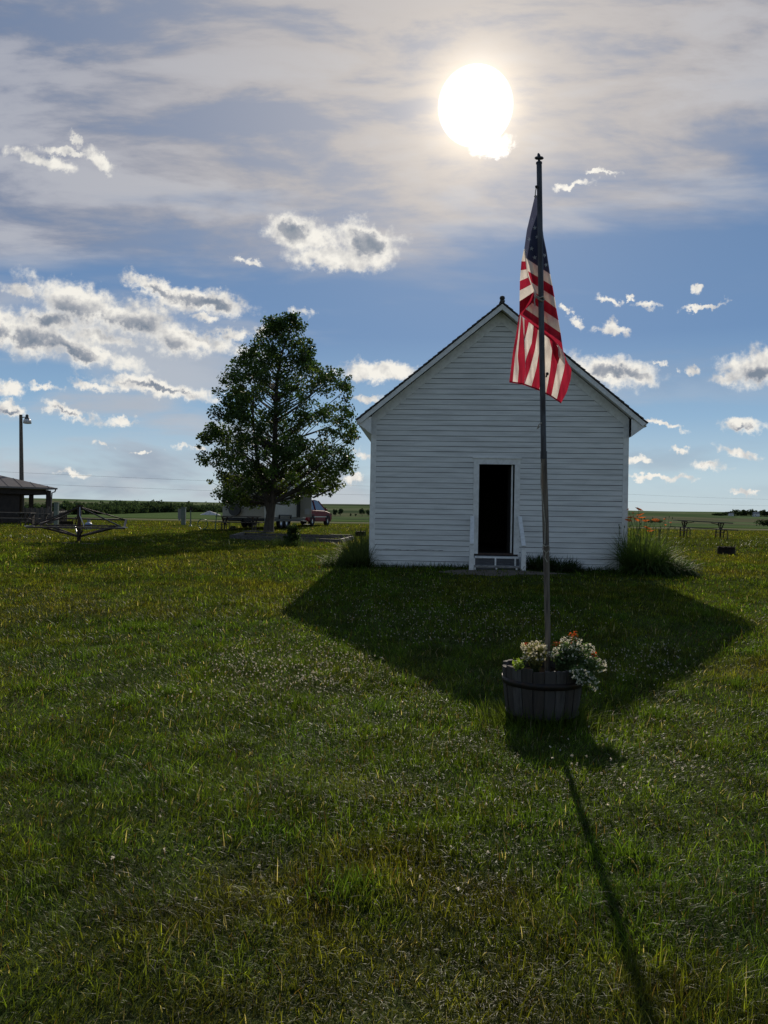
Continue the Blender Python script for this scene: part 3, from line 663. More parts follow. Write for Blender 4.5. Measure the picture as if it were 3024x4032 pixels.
def resamp(pl,n):
    L=[0]
    for a,b2 in zip(pl,pl[1:]): L.append(L[-1]+max(1e-6,math.dist(a,b2)))
    out=[]
    for i in range(n+1):
        s=L[-1]*i/n; k=0
        while k<len(L)-2 and L[k+1]<s: k+=1
        t_=(s-L[k])/(L[k+1]-L[k]); out.append((pl[k][0]+(pl[k+1][0]-pl[k][0])*t_, pl[k][1]+(pl[k+1][1]-pl[k][1])*t_))
    return out
def strip(mb,Lp,Rp_,m,D,n=22,nc=6,dD=None):
    a=resamp(Lp,n); b2=resamp(Rp_,n); vs=[];fs=[]
    for i in range(n+1):
        for j in range(nc+1):
            x=a[i][0]+(b2[i][0]-a[i][0])*j/nc; y=a[i][1]+(b2[i][1]-a[i][1])*j/nc
            vs.append(P(*c5(x,y),wr(x,y,D))-f_o)
    for i in range(n):
        for j in range(nc): q=i*(nc+1)+j; fs.append((q,q+1,q+nc+2,q+nc+1))
    mb.add(vs,fs,m,True)
W_,R_,B_=0,1,2
mb=MB(); D0=6.205
strip(mb,[(333,402),(300,545),(265,690),(243,850),(252,925)],[(350,402),(388,600),(405,750),(432,880),(460,1062)],B_,D0,26,10)
Bst=[((252,925),(460,1062)),((272,1035),(480,1160)),((300,1130),(497,1255)),((330,1212),(512,1350)),((300,1298),(530,1450)),((248,1350),(548,1555)),((203,1398),(568,1700))]
for i,(t0,t1) in enumerate(zip(Bst,Bst[1:])): strip(mb,[t0[0],t0[1]],[t1[0],t1[1]],(W_,R_)[i%2],D0,16,5)
S=[ [(200,1396),(178,1550),(150,1700),(118,1965)], [(208,1403),(190,1600),(165,1750),(146,1970)], [(218,1410),(206,1550),(188,1750),(198,1850),(188,1976)],
    [(228,1422),(238,1560),(250,1750),(251,1900),(243,1986)] ]
for i,m in enumerate((R_,W_,R_)): strip(mb,S[i],S[i+1],m,D0-0.004,24,4)
strip(mb,[(228,1422),(238,1560),(243,1585)],[(244,1434),(244,1530),(243,1587)],W_,D0+.004,10,3)
strip(mb,[(244,1434),(244,1530),(243,1587)],[(282,1462),(265,1540),(244,1600)],R_,D0+.004,10,3)
s6=[(282,1462),(265,1540),(246,1620),(250,1785)]; s7=[(322,1490),(305,1640),(275,1720),(252,1790)]; strip(mb,s6,s7,W_,D0+.004,18,4)
s7b=[(322,1490),(305,1640),(275,1720),(252,1800),(251,1960)]; s8=[(360,1512),(332,1700),(292,1850),(246,1984)]; strip(mb,s7b,s8,R_,D0+.004,22,4)
s9=[(380,1520),(370,1700),(345,1850),(302,2008)]; strip(mb,s8,s9,W_,D0+.004,22,4)
s10=[(395,1530),(402,1700),(392,1880),(368,2032)]; strip(mb,s9,s10,R_,D0+.004,22,4)
s11=[(445,1575),(476,1700),(458,1880),(426,2062)]; strip(mb,s10,s11,W_,D0+.004,22,4)
s12=[(485,1610),(530,1700),(520,1830),(470,2085)]; strip(mb,s11,s12,R_,D0+.004,22,4)
s13=[(522,1650),(586,1770),(577,1860),(514,2115)]; strip(mb,s12,s13,W_,D0+.004,22,4)
s14=[(568,1700),(600,1790),(640,1860),(630,1950),(600,2050),(552,2142)]; strip(mb,s13,s14,R_,D0+.004,22,4)
strip(mb,[(485,1610),(535,1690),(548,1740)],[(478,1640),(482,1720),(524,1815)],R_,D0-.02,10,4)
strip(mb,[(520,1640),(562,1700),(584,1760)],[(528,1690),(528,1750),(586,1825)],W_,D0-.022,10,4)
# folded-over left strip
Lp_=[(241,852),(219,955),(213,1030),(206,1120),(205,1200),(203,1290),(202,1400)]; Rp2=[(249,862),(258,955),(264,1022),(280,1088),(300,1150),(324,1210),(340,1275)]
for i in range(6): strip(mb,[Lp_[i],Lp_[i+1]],[Rp2[i],Rp2[i+1]],(W_,R_)[i%2],D0-.030,5,4)
strip(mb,[(203,1290),(202,1400)],[(322,1212),(248,1352)],R_,D0-.028,6,6)
strip(mb,[(243,880),(258,1000),(272,1090),(296,1140),(318,1200),(330,1268)],[(252,880),(268,1000),(286,1090),(310,1136),(338,1190),(350,1262)],W_,D0-.036,16,2)
# hem along the bottom
strip(mb,[(118,1958),(188,1968),(243,1978),(302,2000),(368,2024)],[(118,1970),(188,1980),(243,1992),(302,2014),(368,2038)],R_,D0-.012,16,1)
strip(mb,[(368,2024),(426,2054),(470,2077),(514,2107),(550,2134)],[(368,2038),(426,2068),(470,2091),(514,2121),(552,2146)],R_,D0-.012,16,1)
cl_=mb.build('cloth',[cW,cR,cB],FG)
mb=MB()      # second layer behind the upper folds
strip(mb,[(345,560),(300,690),(275,850),(262,925)],[(380,560),(398,750),(424,880),(450,1050)],B_,D0+0.045,16,6)
Bs2=[((262,925),(450,1050)),((280,980),(460,1105)),((300,1075),(480,1205)),((322,1170),(497,1300)),((300,1260),(512,1400)),((255,1330),(536,1505)),((225,1385),(552,1620))]
for i,(t0,t1) in enumerate(zip(Bs2,Bs2[1:])): strip(mb,[t0[0],t0[1]],[t1[0],t1[1]],(R_,W_)[i%2],D0+0.045,12,4)
mb.build('cloth_fold',[cW,cR,cB],FG)
for (x,y,r,rot) in ((332,675,20,.1),(285,770,19,.5),(349,752,19,0),(305,848,21,-.1),(250,862,18,.3),(330,923,21,.1),(412,905,19,.6),(427,985,21,.2),(310,600,10,.2),(352,1033,13,0),(312,1050,13,.4),(344,1215,14,0)):
    mb=MB(); pts=[]
    for k in range(10):
        a=rot+PI/2+k*PI/5; q=r if k%2==0 else r*0.42; xx=x+q*math.cos(a)*0.92; y2=y-q*math.sin(a); pts.append(P(*c5(xx,y2),wr(xx,y2,D0)-0.004)-f_o)
    cc=P(*c5(x,y),wr(x,y,D0)-0.005)-f_o; mb.add([cc]+pts,[(0,1+k,1+(k+1)%10) for k in range(10)]); mb.build('star',cS,cl_)
mb=MB(); mb.tube([P(*c5(x,y),6.135)-f_o for x,y in ((345,335),(338,365),(335,405))],.004,6); mb.tube([P(*c5(x,y),6.15)-f_o for x,y in ((335,400),(328,412),(335,424),(344,412),(337,400))],.0035,6); mb.build('snap_hook',ropem,FG)

# ------------------------------------------------------------------ plants
lmat=leafmat('plant_leaf',0.45,0.6,0.12); fmat=leafmat('far_leaf',0.35,0.9,0.0); petal=leafmat('flower_petal',0.45,0.6,0.2,(1.1,1.0,0.85))
def leafcards(Pn,size,col,asp=1.0,up=0.0):
    n=len(Pn); a=RNG.normal(size=(n,3)); a[:,2]+=up; a/=np.linalg.norm(a,axis=1)[:,None]
    b2=np.cross(a,RNG.normal(size=(n,3))); b2/=np.linalg.norm(b2,axis=1)[:,None]; sz=(size*RNG.uniform(.6,1.4,n))[:,None]
    nrm=np.cross(a,b2)
    V=np.stack([Pn-a*sz*0.5*asp, Pn+b2*sz*0.42+nrm*sz*0.08, Pn+a*sz*0.5*asp, Pn-b2*sz*0.42+nrm*sz*0.08],1).reshape(-1,3)
    F_=(np.arange(n)[:,None]*4+np.arange(4)[None,:]); return V,F_,np.repeat(col,4,axis=0)
def shade(c,n,lo=.6,hi=1.4): return np.array(c)[None,:]*RNG.uniform(lo,hi,(n,1))
def heads(Pn,r,col):
    """little round flower heads"""
    n=len(Pn); k=7; off=RNG.normal(size=(n,k,3)); off/=np.linalg.norm(off,axis=2)[:,:,None]
    Q=(Pn[:,None,:]+off*(r*RNG.uniform(.5,1.1,n))[:,None,None]).reshape(-1,3)
    return leafcards(Q,r*1.1,np.repeat(col,k,axis=0))
def flower_plant(name,root,spots,n,hc,lc,label,group=None,hr=0.008,cat='flowers',leafn=700):
    E_=empty(name,root,label,cat,group); hp=[]
    w=np.array([s[2]*s[3] for s in spots],float); w/=w.sum(); idx=RNG.choice(len(spots),n,p=w)
    for i in idx:
        x,y,rx,ry,D=spots[i]; a=RNG.uniform(0,2*PI); q=math.sqrt(RNG.random())
        X_,Y_=c7(x+rx*q*math.cos(a),y+ry*q*math.sin(a)); hp.append(P(X_,Y_,D+RNG.normal(0,.05))-Vector(root))
    hp=np.array([tuple(v) for v in hp])
    for j in (range(n) if n<=14 else (0,)):
        hq=hp[j:j+1] if n<=14 else hp; V,F_,C=heads(hq,hr,shade(hc,len(hq),.75,1.15)); npmesh('flower_head',V,F_,petal,C,False,E_)
    mb=MB(); 
    for p in hp[::2]:
        q=Vector(p); mid=q*0.55+Vector((0,0,.03)); mb.tube([Vector((q.x*.25,q.y*.25,0)),mid,q],[.0022,.0016,.001],3,cap=False)
    mb.build('stem',stemm,E_)
    t_=RNG.uniform(.25,.97,leafn); i=RNG.integers(0,n,leafn); Q=hp[i]*t_[:,None]; Q[:,2]+=.03*np.sin(t_*PI); Q+=RNG.normal(0,.013,(leafn,3))
    V,F_,C=leafcards(Q,0.022,shade(lc,leafn)); npmesh('leaf',V,F_,lmat,C,False,E_)
    return E_
orange=cloth('daylily_petal',(0.75,0.22,0.05),0.45)
stemm=flat('green_stem',(0.07,0.10,0.03),0.7)
c7=lambda x,y:(1900+x/3.016,2400+y/3.016)
zr_=BZ+BH-0.06
flower_plant('white_flower_plant',(P(2110,2600,6.1).x,6.1,zr_),[(610,440,160,70,6.1),(540,490,95,80,6.05),(690,510,95,100,6.05),(480,430,25,50,6.1),(600,560,120,60,5.98)],230,(0.80,0.76,0.60),(0.20,0.19,0.06),'yellowish plant with creamy flower heads on the left side of the barrel planter',hr=0.0085,leafn=1300)
flower_plant('white_flower_plant',(P(2215,2600,6.1).x,6.1,zr_),[(1000,420,90,110,6.12),(1120,420,90,80,6.1),(1000,520,200,90,6.08),(1250,500,110,90,6.1),(840,520,70,60,6.05)],260,(0.80,0.80,0.70),(0.10,0.15,0.06),'tall bushy plant with white flower heads just right of the flagpole in the barrel',hr=0.008,leafn=1900)
flower_plant('trailing_flower_plant',(P(2270,2600,6.02).x,6.02,zr_),[(1390,660,90,90,5.98),(1280,620,90,60,6.0),(1180,800,110,100,5.83),(1310,880,70,90,5.88),(1090,740,60,30,5.83)],170,(0.78,0.78,0.68),(0.085,0.13,0.05),'loose white flowers trailing over the right rim of the barrel planter',hr=0.0085,leafn=1500)
flower_plant('lime_leaf_plant',(P(2040,2620,6.0).x,6.0,zr_),[(430,640,60,35,5.95)],14,(0.7,0.75,0.5),(0.22,0.30,0.05),'small lime green plant at the left rim of the barrel planter',hr=.006,leafn=260)
for spots,n,lb in (([(1080,290,50,18,6.2),(1100,325,40,20,6.2),(1085,385,50,16,6.18)],9,'tall orange red marigold topping the white flowers in the barrel'),
                   ([(920,398,30,12,6.2),(845,405,25,12,6.2)],4,'low orange red marigold close to the right side of the flagpole'),
                   ([(1215,425,30,12,6.18),(1315,530,30,22,6.1)],4,'orange marigold at the right edge of the barrel among white flowers'),
                   ([(522,398,22,16,6.2)],2,'single faded orange marigold behind the creamy flowers at the left of the barrel')):
    x0=sum(s[0] for s in spots)/len(spots); flower_plant('marigold',(P(c7(x0,0)[0],2600,6.18).x,6.18,zr_),spots,n,(0.55,0.09,0.015),(0.04,0.06,0.02),lb,'marigolds in the barrel planter',hr=.016,leafn=120)

def blade_plant(name,parts_,label,cat,group=None,mats=None,origin=(0,0,0)):
    V,Fq_,Ft_,C=merge(parts_); o=npmesh(name,V,Fq_,mats or lmat,C,True,origin=np.array(origin),Ft=Ft_); 
    return tag(o,label,cat,group)
def clumpblades(cx,cy,rx,ry,n,h,w,col,lean,outw=True,seg=4,sp=0.35):
    a=RNG.uniform(0,2*PI,n); q=np.sqrt(RNG.random(n)); x=cx+rx*q*np.cos(a); y=cy+ry*q*np.sin(a)
    az=np.where(RNG.random(n)<0.75,a+RNG.normal(0,.6,n),RNG.uniform(0,2*PI,n))
    return blades(x,y,terr(x,y),h*RNG.uniform(.6,1.15,n),w*RNG.uniform(.7,1.3,n),az,np.clip(lean+RNG.normal(0,sp,n),.05,1.9),shade(col,n),seg,1.3)
# day lilies at the right corner of the schoolhouse
cxl=P(2530,2230,17.6).x
DL=empty('daylily_clump',(cxl,17.6,tz(cxl,17.6)),'tall clump of orange daylilies at the right corner of the white schoolhouse','plant')
def child_blades(name,parts_,par,mats=None):
    V,Fq_,Ft_,C=merge(parts_); return npmesh(name,V-np.array(par.location),Fq_,mats or lmat,C,True,parent=par,Ft=Ft_)
child_blades('foliage',[clumpblades(cxl+.10,17.6,.42,.45,1300,.80,.022,(0.085,0.13,0.03),.7),clumpblades(cxl+.42,17.4,.55,.4,1300,.55,.022,(0.05,0.085,0.025),1.1),clumpblades(cxl-.02,18.0,.35,.6,700,.98,.02,(0.11,0.16,0.035),.35)],DL)
mb=MB(); fl=[]; rl=random.Random(8)
for (x,y) in ((195,405),(215,375),(305,290),(325,345),(335,375),(280,398),(380,408),(482,405),(390,482),(430,515),(585,455),(645,430),(245,330),(200,290),(575,395),(300,560)):
    px=2400+x/2.66; py=1900+y/2.66; D=17.6+rl.uniform(-.3,.4); tip=P(px,py,D)
    bx=cxl+(tip.x-cxl)*0.45+rl.uniform(-.1,.1); root=Vector((bx,D,tz(bx,D))); mid=(root*0.45+tip*0.55)+Vector(((bx-tip.x)*.3,0,.05))
    mb.tube([root-DL.location,mid-DL.location,tip-DL.location],[.006,.005,.004],4,cap=False); fl.append((tip,(x,y) not in ((585,455),(645,430),(245,330),(200,290),(575,395),(300,560))))
for _ in range(40):
    bx=cxl+rl.uniform(-.6,.6); D=17.6+rl.uniform(-.3,.4); hgt=rl.uniform(.9,1.25); root=Vector((bx,D,tz(bx,D))); tip=root+Vector((rl.uniform(-.1,.25),0,hgt)); mb.tube([root-DL.location,(root+tip)/2-DL.location+Vector((-.02,0,0)),tip-DL.location],[.006,.005,.003],4,cap=False)
    mb.ball(tip-DL.location,.016,0,5,(.7,.7,1.7))
mb.build('stem',stemm,DL)
for tip,op in fl:
    mb=MB(); R3=Matrix.Rotation(rl.uniform(0,6.28),3,'Z')@Matrix.Rotation(rl.uniform(-.7,.7),3,'X'); c=tip-DL.location
    for k in range(6):
        a=k*PI/3; d=Vector((math.cos(a),math.sin(a),0)); s_=Vector((-math.sin(a),math.cos(a),0)); L=.10 if op else .04; wd=.036 if op else .010
        pts=[Vector((0,0,0)),d*L*.45+s_*wd+Vector((0,0,.035)),d*L+Vector((0,0,.03)),d*L*.45-s_*wd+Vector((0,0,.035))]
        mb.poly([R3@q+c for q in pts])
    mb.build('blossom',orange,DL) if 'orange' in globals() else None
# low plants round the schoolhouse
base=(P(1405,2200,18.6).x,18.6)
blade_plant('tall_grass_clump',[clumpblades(base[0]+.05,18.5,.34,.6,1000,.58,.016,(0.075,0.10,0.03),.6),clumpblades(base[0]-.25,18.2,.5,.5,600,.40,.016,(0.055,0.08,0.025),.8),clumpblades(base[0]+.1,19.6,.3,.6,400,.95,.016,(0.10,0.13,0.04),.5)],'overgrown tall grass clump at the left corner of the white schoolhouse','plant',origin=(base[0],18.5,tz(base[0],18.5)))
bx=P(2180,2220,17.6).x
blade_plant('leafy_plant',[clumpblades(bx-.28,17.7,.26,.22,420,.42,.02,(0.035,0.055,0.018),.6),clumpblades(bx+.18,17.68,.38,.22,620,.38,.02,(0.035,0.055,0.018),.75),clumpblades(bx+.45,17.65,.2,.15,160,.25,.02,(0.035,0.055,0.018),.9)],'low dark leafy plant against the wall right of the entrance steps','plant',origin=(bx,17.7,tz(bx,17.7)))
# longer grass along walls and round the barrel
pp=[]
n=1500; u=RNG.random(n); x=FL.x+(FR.x-FL.x)*u; y=FL.y+(FR.y-FL.y)*u-RNG.uniform(.03,.28,n); k=(np.abs(x-2.65)>.65); x=x[k];y=y[k];n=len(x)
pp.append(blades(x,y,terr(x,y),RNG.uniform(.05,.2,n),.012*RNG.uniform(.6,1.2,n),RNG.uniform(0,6.28,n),RNG.uniform(.2,.9,n),shade((0.05,0.08,0.02),n),3))
n=1500; a=RNG.uniform(0,2*PI,n); q=.27+RNG.exponential(.09,n); x=BX+q*np.cos(a); y=BY+q*np.sin(a)
pp.append(blades(x,y,terr(x,y),RNG.uniform(.06,.2,n),.006*RNG.uniform(.6,1.3,n),a+RNG.normal(0,.7,n),RNG.uniform(.15,.9,n),shade((0.06,0.095,0.022),n),3))
for i in range(34):    # tufts on the lawn
    yy_=RNG.uniform(3,16); xx_=RNG.uniform(-.5*yy_-.5,.5*yy_+.5); n=90
    x=xx_+RNG.normal(0,.07,n); y=yy_+RNG.normal(0,.06,n); 
    if abs(xx_-BX)<.4 and abs(yy_-BY)<.4: continue
    pp.append(blades(x,y,terr(x,y),RNG.uniform(.07,.15,n),.0065*RNG.uniform(.6,1.3,n),RNG.uniform(0,6.28,n),RNG.uniform(.1,.8,n),shade((0.07,0.13,0.02),n),3))
# banks of rough grass by the fire ring and roundabout
for (px0,px1,D0_,D1_,hh_,num) in ((2560,3024,31,34,.22,2600),(20,560,27.5,29,.13,1800),(2960,3024,35,36,.25,400)):
    n=num; D=RNG.uniform(D0_,D1_,n); X0=(px0-1512)/F*D; X1=(px1-1512)/F*D; x=RNG.uniform(0,1,n)*(X1-X0)+X0
    pp.append(blades(x,D,terr(x,D),hh_*RNG.uniform(.4,1.2,n),.03*RNG.uniform(.6,1.3,n),RNG.uniform(0,6.28,n),RNG.uniform(.2,1.0,n),shade((0.06,0.085,0.022),n),2))
V,Fq,Ft,C=merge(pp); tag(npmesh('rough_grass',V,Fq,gmat,C,True,Ft=Ft),'longer uncut grass along the wall, around the barrel and on the banks','grass',kind='stuff')
# white clover blossoms
hp=[]
for (x,y,rx,ry,n) in ((1000,1350,300,60,520),(800,1290,260,30,140),(640,1440,190,60,420),(1400,1440,110,50,160),(900,1250,300,25,60),(560,1500,250,60,140),(1350,1640,200,120,90),(700,1850,500,200,30),(300,1500,250,80,60)):
    a=RNG.uniform(0,2*PI,n); q=np.sqrt(RNG.random(n))*RNG.uniform(.7,1.1,n); px=(x+rx*q*np.cos(a))*DS; py=(y+ry*q*np.sin(a))*DS
    k=(px>0)&(px<3024)&(py>2300)&(py<4032); gx_,gy_=ground_many(px[k],py[k])
    k=((gx_-BX)**2+(gy_-BY)**2>.12)&(gy_<17.4); gx_=gx_[k]; gy_=gy_[k]; hp.append(np.stack([gx_,gy_,terr(gx_,gy_)+RNG.uniform(.04,.08,len(gx_))],1))
hp=np.concatenate(hp); V,F_,C=heads(hp,0.0075,shade((0.70,0.66,0.58),len(hp),.5,1.1)); tag(npmesh('clover_blossoms',V,F_,petal,C,False),'tiny white clover blossoms scattered through the lawn','clover',kind='stuff')

# ------------------------------------------------------------------ broadleaf tree beside the schoolhouse
TD=38.5; c3=lambda x,y:(760+x/2.3045,1200+y/2.3045)
tb=gp(c3(688,2060)[0],TD); bark=flat('grey_brown_bark',(0.075,0.064,0.054),0.9,scale=5,c2=(0.045,0.038,0.032),bump=0.6,stretch=(3,3,.6))
TR=empty('broadleaf_tree',tb,'tall dark green broadleaf tree left of the schoolhouse, in front of the camper trailer','tree')
def tp(x,y,dd=0): return P(*c3(x,y),TD+dd)-tb
mb=MB()
trunk=[Vector((0,0,-.1)),tp(690,1990),tp(705,1880),tp(722,1780),tp(738,1600),tp(742,1300,.1),tp(748,1000,.1),tp(760,700),tp(800,450),tp(880,250),tp(905,130)]
mb.tube(trunk,[.29,.23,.20,.175,.15,.13,.11,.085,.06,.035,.015],10)
mb.tube([tp(700,1900),tp(672,1800,-.1),tp(652,1690,-.2),tp(600,1500,-.4),tp(560,1250,-.5),tp(540,950,-.4),tp(560,700,-.2)],[.17,.13,.12,.10,.07,.05,.02],8)
outl=[(90,895,925),(150,690,985),(200,640,990),(300,590,1000),(400,445,1088),(500,395,1100),(560,340,1160),(600,330,1330),(700,228,1430),(800,200,1445),(900,190,1392),(1000,130,1470),(1100,140,1450),(1200,88,1490),(1300,50,1410),(1400,75,1440),(1500,135,1440),(1600,200,1340),(1700,215,1300),(1790,300,1200)]
oy=[o[0] for o in outl]; ol=[o[1] for o in outl]; orr=[o[2] for o in outl]
tx_at=lambda y: np.interp(y,[130,250,450,700,1000,1300,1600,1900],[905,880,800,760,748,742,738,705])
rt=random.Random(12); clus=[]; PXM=F/TD*2.3045
for i in range(700):
    y=rt.uniform(90,1800); l=np.interp(y,oy,ol); r=np.interp(y,oy,orr); 
    if rt.random()>((r-l)/1350)**.8*.9+.06: continue
    x=rt.uniform(l,r); cx=(l+r)/2; hwid=(r-l)/2
    # holes where the sky shows through
    if ((x-700)/75)**2+((y-850)/110)**2<1 and rt.random()<.7: continue
    if ((x-1050)/110)**2+((y-1180)/80)**2<1 and rt.random()<.85: continue
    if ((x-1150)/120)**2+((y-900)/70)**2<1 and rt.random()<.5: continue
    if ((x-640)/60)**2+((y-1430)/70)**2<1 and rt.random()<.6: continue
    if y>1700 and 900<x<1250 and rt.random()<.8: continue
    dm=math.sqrt(max(0,1-((x-cx)/hwid)**2))*hwid/PXM*.9
    dd=rt.uniform(-dm,dm); rad=rt.uniform(.22,.46)
    if x-l<40: x=l+rt.uniform(10,40)
    if r-x<40: x=r-rt.uniform(10,40)
    clus.append((x,y,dd,rad))
for x,y in ((150,1605),(75,1390),(50,1290),(212,1690),(90,1195),(280,700),(1230,570),(1345,600),(1415,660),(1490,1200),(1445,1530),(1060,330),(900,95),(920,110),(560,380),(1245,1720),(1290,1640),(480,1790),(560,1800),(620,1780),(820,1790),(860,1800),(930,1790),(960,1760),(300,1740),(390,1760),(250,1740),(540,1820),(900,1740),(440,1800),(500,1760),(590,1750),(350,1780),(280,1780),(420,1720),(640,1800),(780,1760)): clus.append((x,y,rt.uniform(-.3,.3),.16))
lim=[]
for (x,y,dd,rad) in clus:
    end=tp(x,y,dd)
    ty=min(1800,y+abs(x-tx_at(y))*.55+rt.uniform(40,160)); st=tp(float(tx_at(ty)),ty,0)
    if rt.random()<.5:
        mid=(st+end)/2+Vector((rt.uniform(-.1,.1),rt.uniform(-.1,.1),-.12)); L=(end-st).length
        mb.tube([st,mid,end],[.014+.010*L,.010+.004*L,.006],5,cap=False)
for pl in ([(1090,1750,-.3),(1200,1700,-.3),(1290,1650,-.2)],[(1000,1690,-.1),(1050,1720,-.2),(1090,1750,-.3)],[(760,1500,0),(870,1600,0),(1000,1690,-.1)],[(745,1400,0),(880,1290,-.1),(990,1180,-.2),(1130,1010,-.1)],[(960,1205,-.2),(1120,1150,-.2),(1260,1100,-.2)]):
    mb.tube([tp(*q) for q in pl],[.05,.04,.025,.015][:len(pl)],6,cap=False)
mb.build('trunk',bark,TR)
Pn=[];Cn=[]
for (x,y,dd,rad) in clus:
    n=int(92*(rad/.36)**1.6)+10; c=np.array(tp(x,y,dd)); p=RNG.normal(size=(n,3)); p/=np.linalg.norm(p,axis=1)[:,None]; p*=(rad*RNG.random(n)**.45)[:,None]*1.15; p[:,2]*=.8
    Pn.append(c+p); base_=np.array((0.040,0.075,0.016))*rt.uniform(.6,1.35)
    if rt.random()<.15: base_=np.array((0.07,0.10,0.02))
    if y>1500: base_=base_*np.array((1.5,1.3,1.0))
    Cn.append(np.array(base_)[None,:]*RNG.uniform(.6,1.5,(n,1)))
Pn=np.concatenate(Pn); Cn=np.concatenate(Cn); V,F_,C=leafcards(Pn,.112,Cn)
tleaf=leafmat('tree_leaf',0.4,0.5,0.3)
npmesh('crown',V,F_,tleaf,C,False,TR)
print('leaves',len(Pn))

# ------------------------------------------------------------------ picnic tables
tmetal=flat('dark_tube_metal',(0.045,0.04,0.038),0.5,0.5,scale=12,c2=(0.08,0.045,0.03),bump=0.1)
plank=flat('grey_plank_wood',(0.15,0.13,0.115),0.85,spec=0.15,scale=6,c2=(0.08,0.07,0.06),bump=0.35,stretch=(0.5,6,6))
def make_table(loc,label,L=2.4):
    t_=empty('picnic_table',loc,label,'picnic table','picnic tables on the lawn')
    for k in range(4): mb=MB(); mb.box((0,-.285+.19*k,.74),(L,.175,.04)); mb.build('table_plank',plank,t_)
    for s_ in (-1,1):
        for k in (0,1): mb=MB(); mb.box((0,s_*(.60+.145*k),.44),(L+.18,.13,.04)); mb.build('bench_plank',plank,t_)
        x=s_*L*.33; mb=MB()
        mb.tube([(x-.10,-.30,.715),(x,-.06,.25),(x,-.04,0.0)],.024,8); mb.tube([(x+.10,.30,.715),(x,.06,.25),(x,.04,0.0)],.024,8)
        mb.tube([(x-.12,0,.70),(x,0,.34),(x,0,0)],.026,8); mb.tube([(x+.12,0,.70),(x,0,.34)],.026,8)
        mb.bar((x,-.36,.705),(x,.36,.705),.05,.03); mb.bar((x,-.6,.30),(x,.6,.30),.03,.03)
        mb.tube([(x,0,.62),(x-s_*.42,0,.705)],.016,6); mb.build('table_frame',tmetal,t_)
        for q in (-1,1):
            mb=MB(); mb.tube([(x-.03,q*.55,0),(x-.035,q*.56,.30),(x-.02,q*.58,.39),(x+.02,q*.64,.415),(x+.02,q*.72,.415),(x+.05,q*.78,.36),(x+.06,q*.79,0)],.020,8); mb.build('bench_leg',tmetal,t_)
    return t_
T1=make_table(gp(2765,35.5),'picnic table alone in the grass right of the schoolhouse beyond the lilies'); T1.rotation_euler=(0,math.radians(2.2),math.radians(-6))
def table_copy(loc,label,rz):
    c=copy_tree(T1); c.location=loc; c.rotation_euler=(0,0,rz); c['label']=label; return c
table_copy(gp(40,42),'picnic table by the dark shelter at the left edge of the photo',math.radians(4))
table_copy(gp(945,41),'picnic table standing under the tree behind the trailer',math.radians(-2))
# ------------------------------------------------------------------ fire rings
black=flat('sooty_steel',(0.022,0.02,0.02),0.75,0.4,scale=12,c2=(0.05,0.03,0.02),bump=0.3)
def make_ring(loc,label,r=.30,h=.24):
    t_=empty('fire_ring',loc,label,'fire ring','steel fire rings in the grass')
    mb=MB(); mb.lathe([(r,-.03),(r,h),(r+.012,h+.006),(r-.012,h+.006),(r-.008,h),(r-.008,-.03)],(0,0,0),26); mb.build('ring',black,t_)
    for s_ in (-1,1): mb=MB(); mb.tube([(s_*(r-.04),-.1,-.03),(s_*(r-.04),-.1,h+.10)],.014,6); mb.build('grate_post',black,t_)
    mb=MB()
    for k in range(9): y=-r*.8+r*1.6*k/8; w=math.sqrt(max(0,(r*.95)**2-y*y)); mb.tube([(-w,y,h+.02),(w,y,h+.02)],.006,4)
    mb.bar((0,-r*.8,h+.018),(0,r*.8,h+.018),.02,.01); mb.build('grate',black,t_)
    return t_
R1=make_ring(gp(2862,28),'low black fire ring in the grass in front of the right hand picnic table')
def ring_copy(px,D,label,rz,s=1.0):
    c=copy_tree(R1); c.location=gp(px,D); c.rotation_euler=(0,0,rz); c.scale=(s,s,s); c['label']=label; return c
r2=ring_copy(262,42,'black fire ring with its grate tilted up behind the merry-go-round',.5,1.2)
mb=MB(); mb.tube([(.20,0,.26),(.38,.05,.42)],.015,6); mb.ball((.39,.05,.43),.03); mb.build('grate_handle',tmetal,r2)
ring_copy(1421,35,'small fire ring between the timber frame and the left corner of the schoolhouse',1.2,.8)
# ------------------------------------------------------------------ playground merry-go-round
mg=gp(312,25.6); MG=empty('merry_go_round',mg,'old rusty merry-go-round frame of bars and plank seats round a central post','merry-go-round')
paint=flat('worn_metal_paint',(0.10,0.085,0.075),0.55,0.4,scale=10,c2=(0.05,0.03,0.022),bump=0.2); galv=flat('shiny_galvanised_rod',(0.42,0.41,0.39),0.35,0.8)
mb=MB(); mb.tube([(0,0,-.05),(.01,0,1.16)],.062,14); mb.build('centre_post',rustm,MG)
mb=MB(); mb.tube([(.01,0,1.16),(.01,0,1.19)],.12,16); mb.tube([(.01,0,1.10),(.01,0,1.16)],.07,12); mb.build('cap',rustm,MG)
Lc=Vector((-1.53,-.35,.46));Rc=Vector((1.58,-.35,.47)); BLc=Vector((-1.12,1.25,.74)); BRc=Vector((1.12,1.25,.72)); L2=Vector((-1.32,.1,.52)); R2_=Vector((1.3,.1,.53))
for a,b2,w in ((Lc,Rc,.17),(L2,R2_,.06),(BLc,BRc,.05),(Lc,BLc,.06),(Rc,BRc,.06)):
    mb=MB(); mb.bar(a,b2,w,.055); mb.build('seat_plank' if w>.1 else 'rim_bar',paint,MG)
for p in (Lc,Rc): mb=MB(); mb.box(p+Vector((.06 if p.x<0 else -.06,.05,.03)),(.28,.16,.03)); mb.build('seat_end',galv,MG)
top_=Vector((.01,0,1.13))
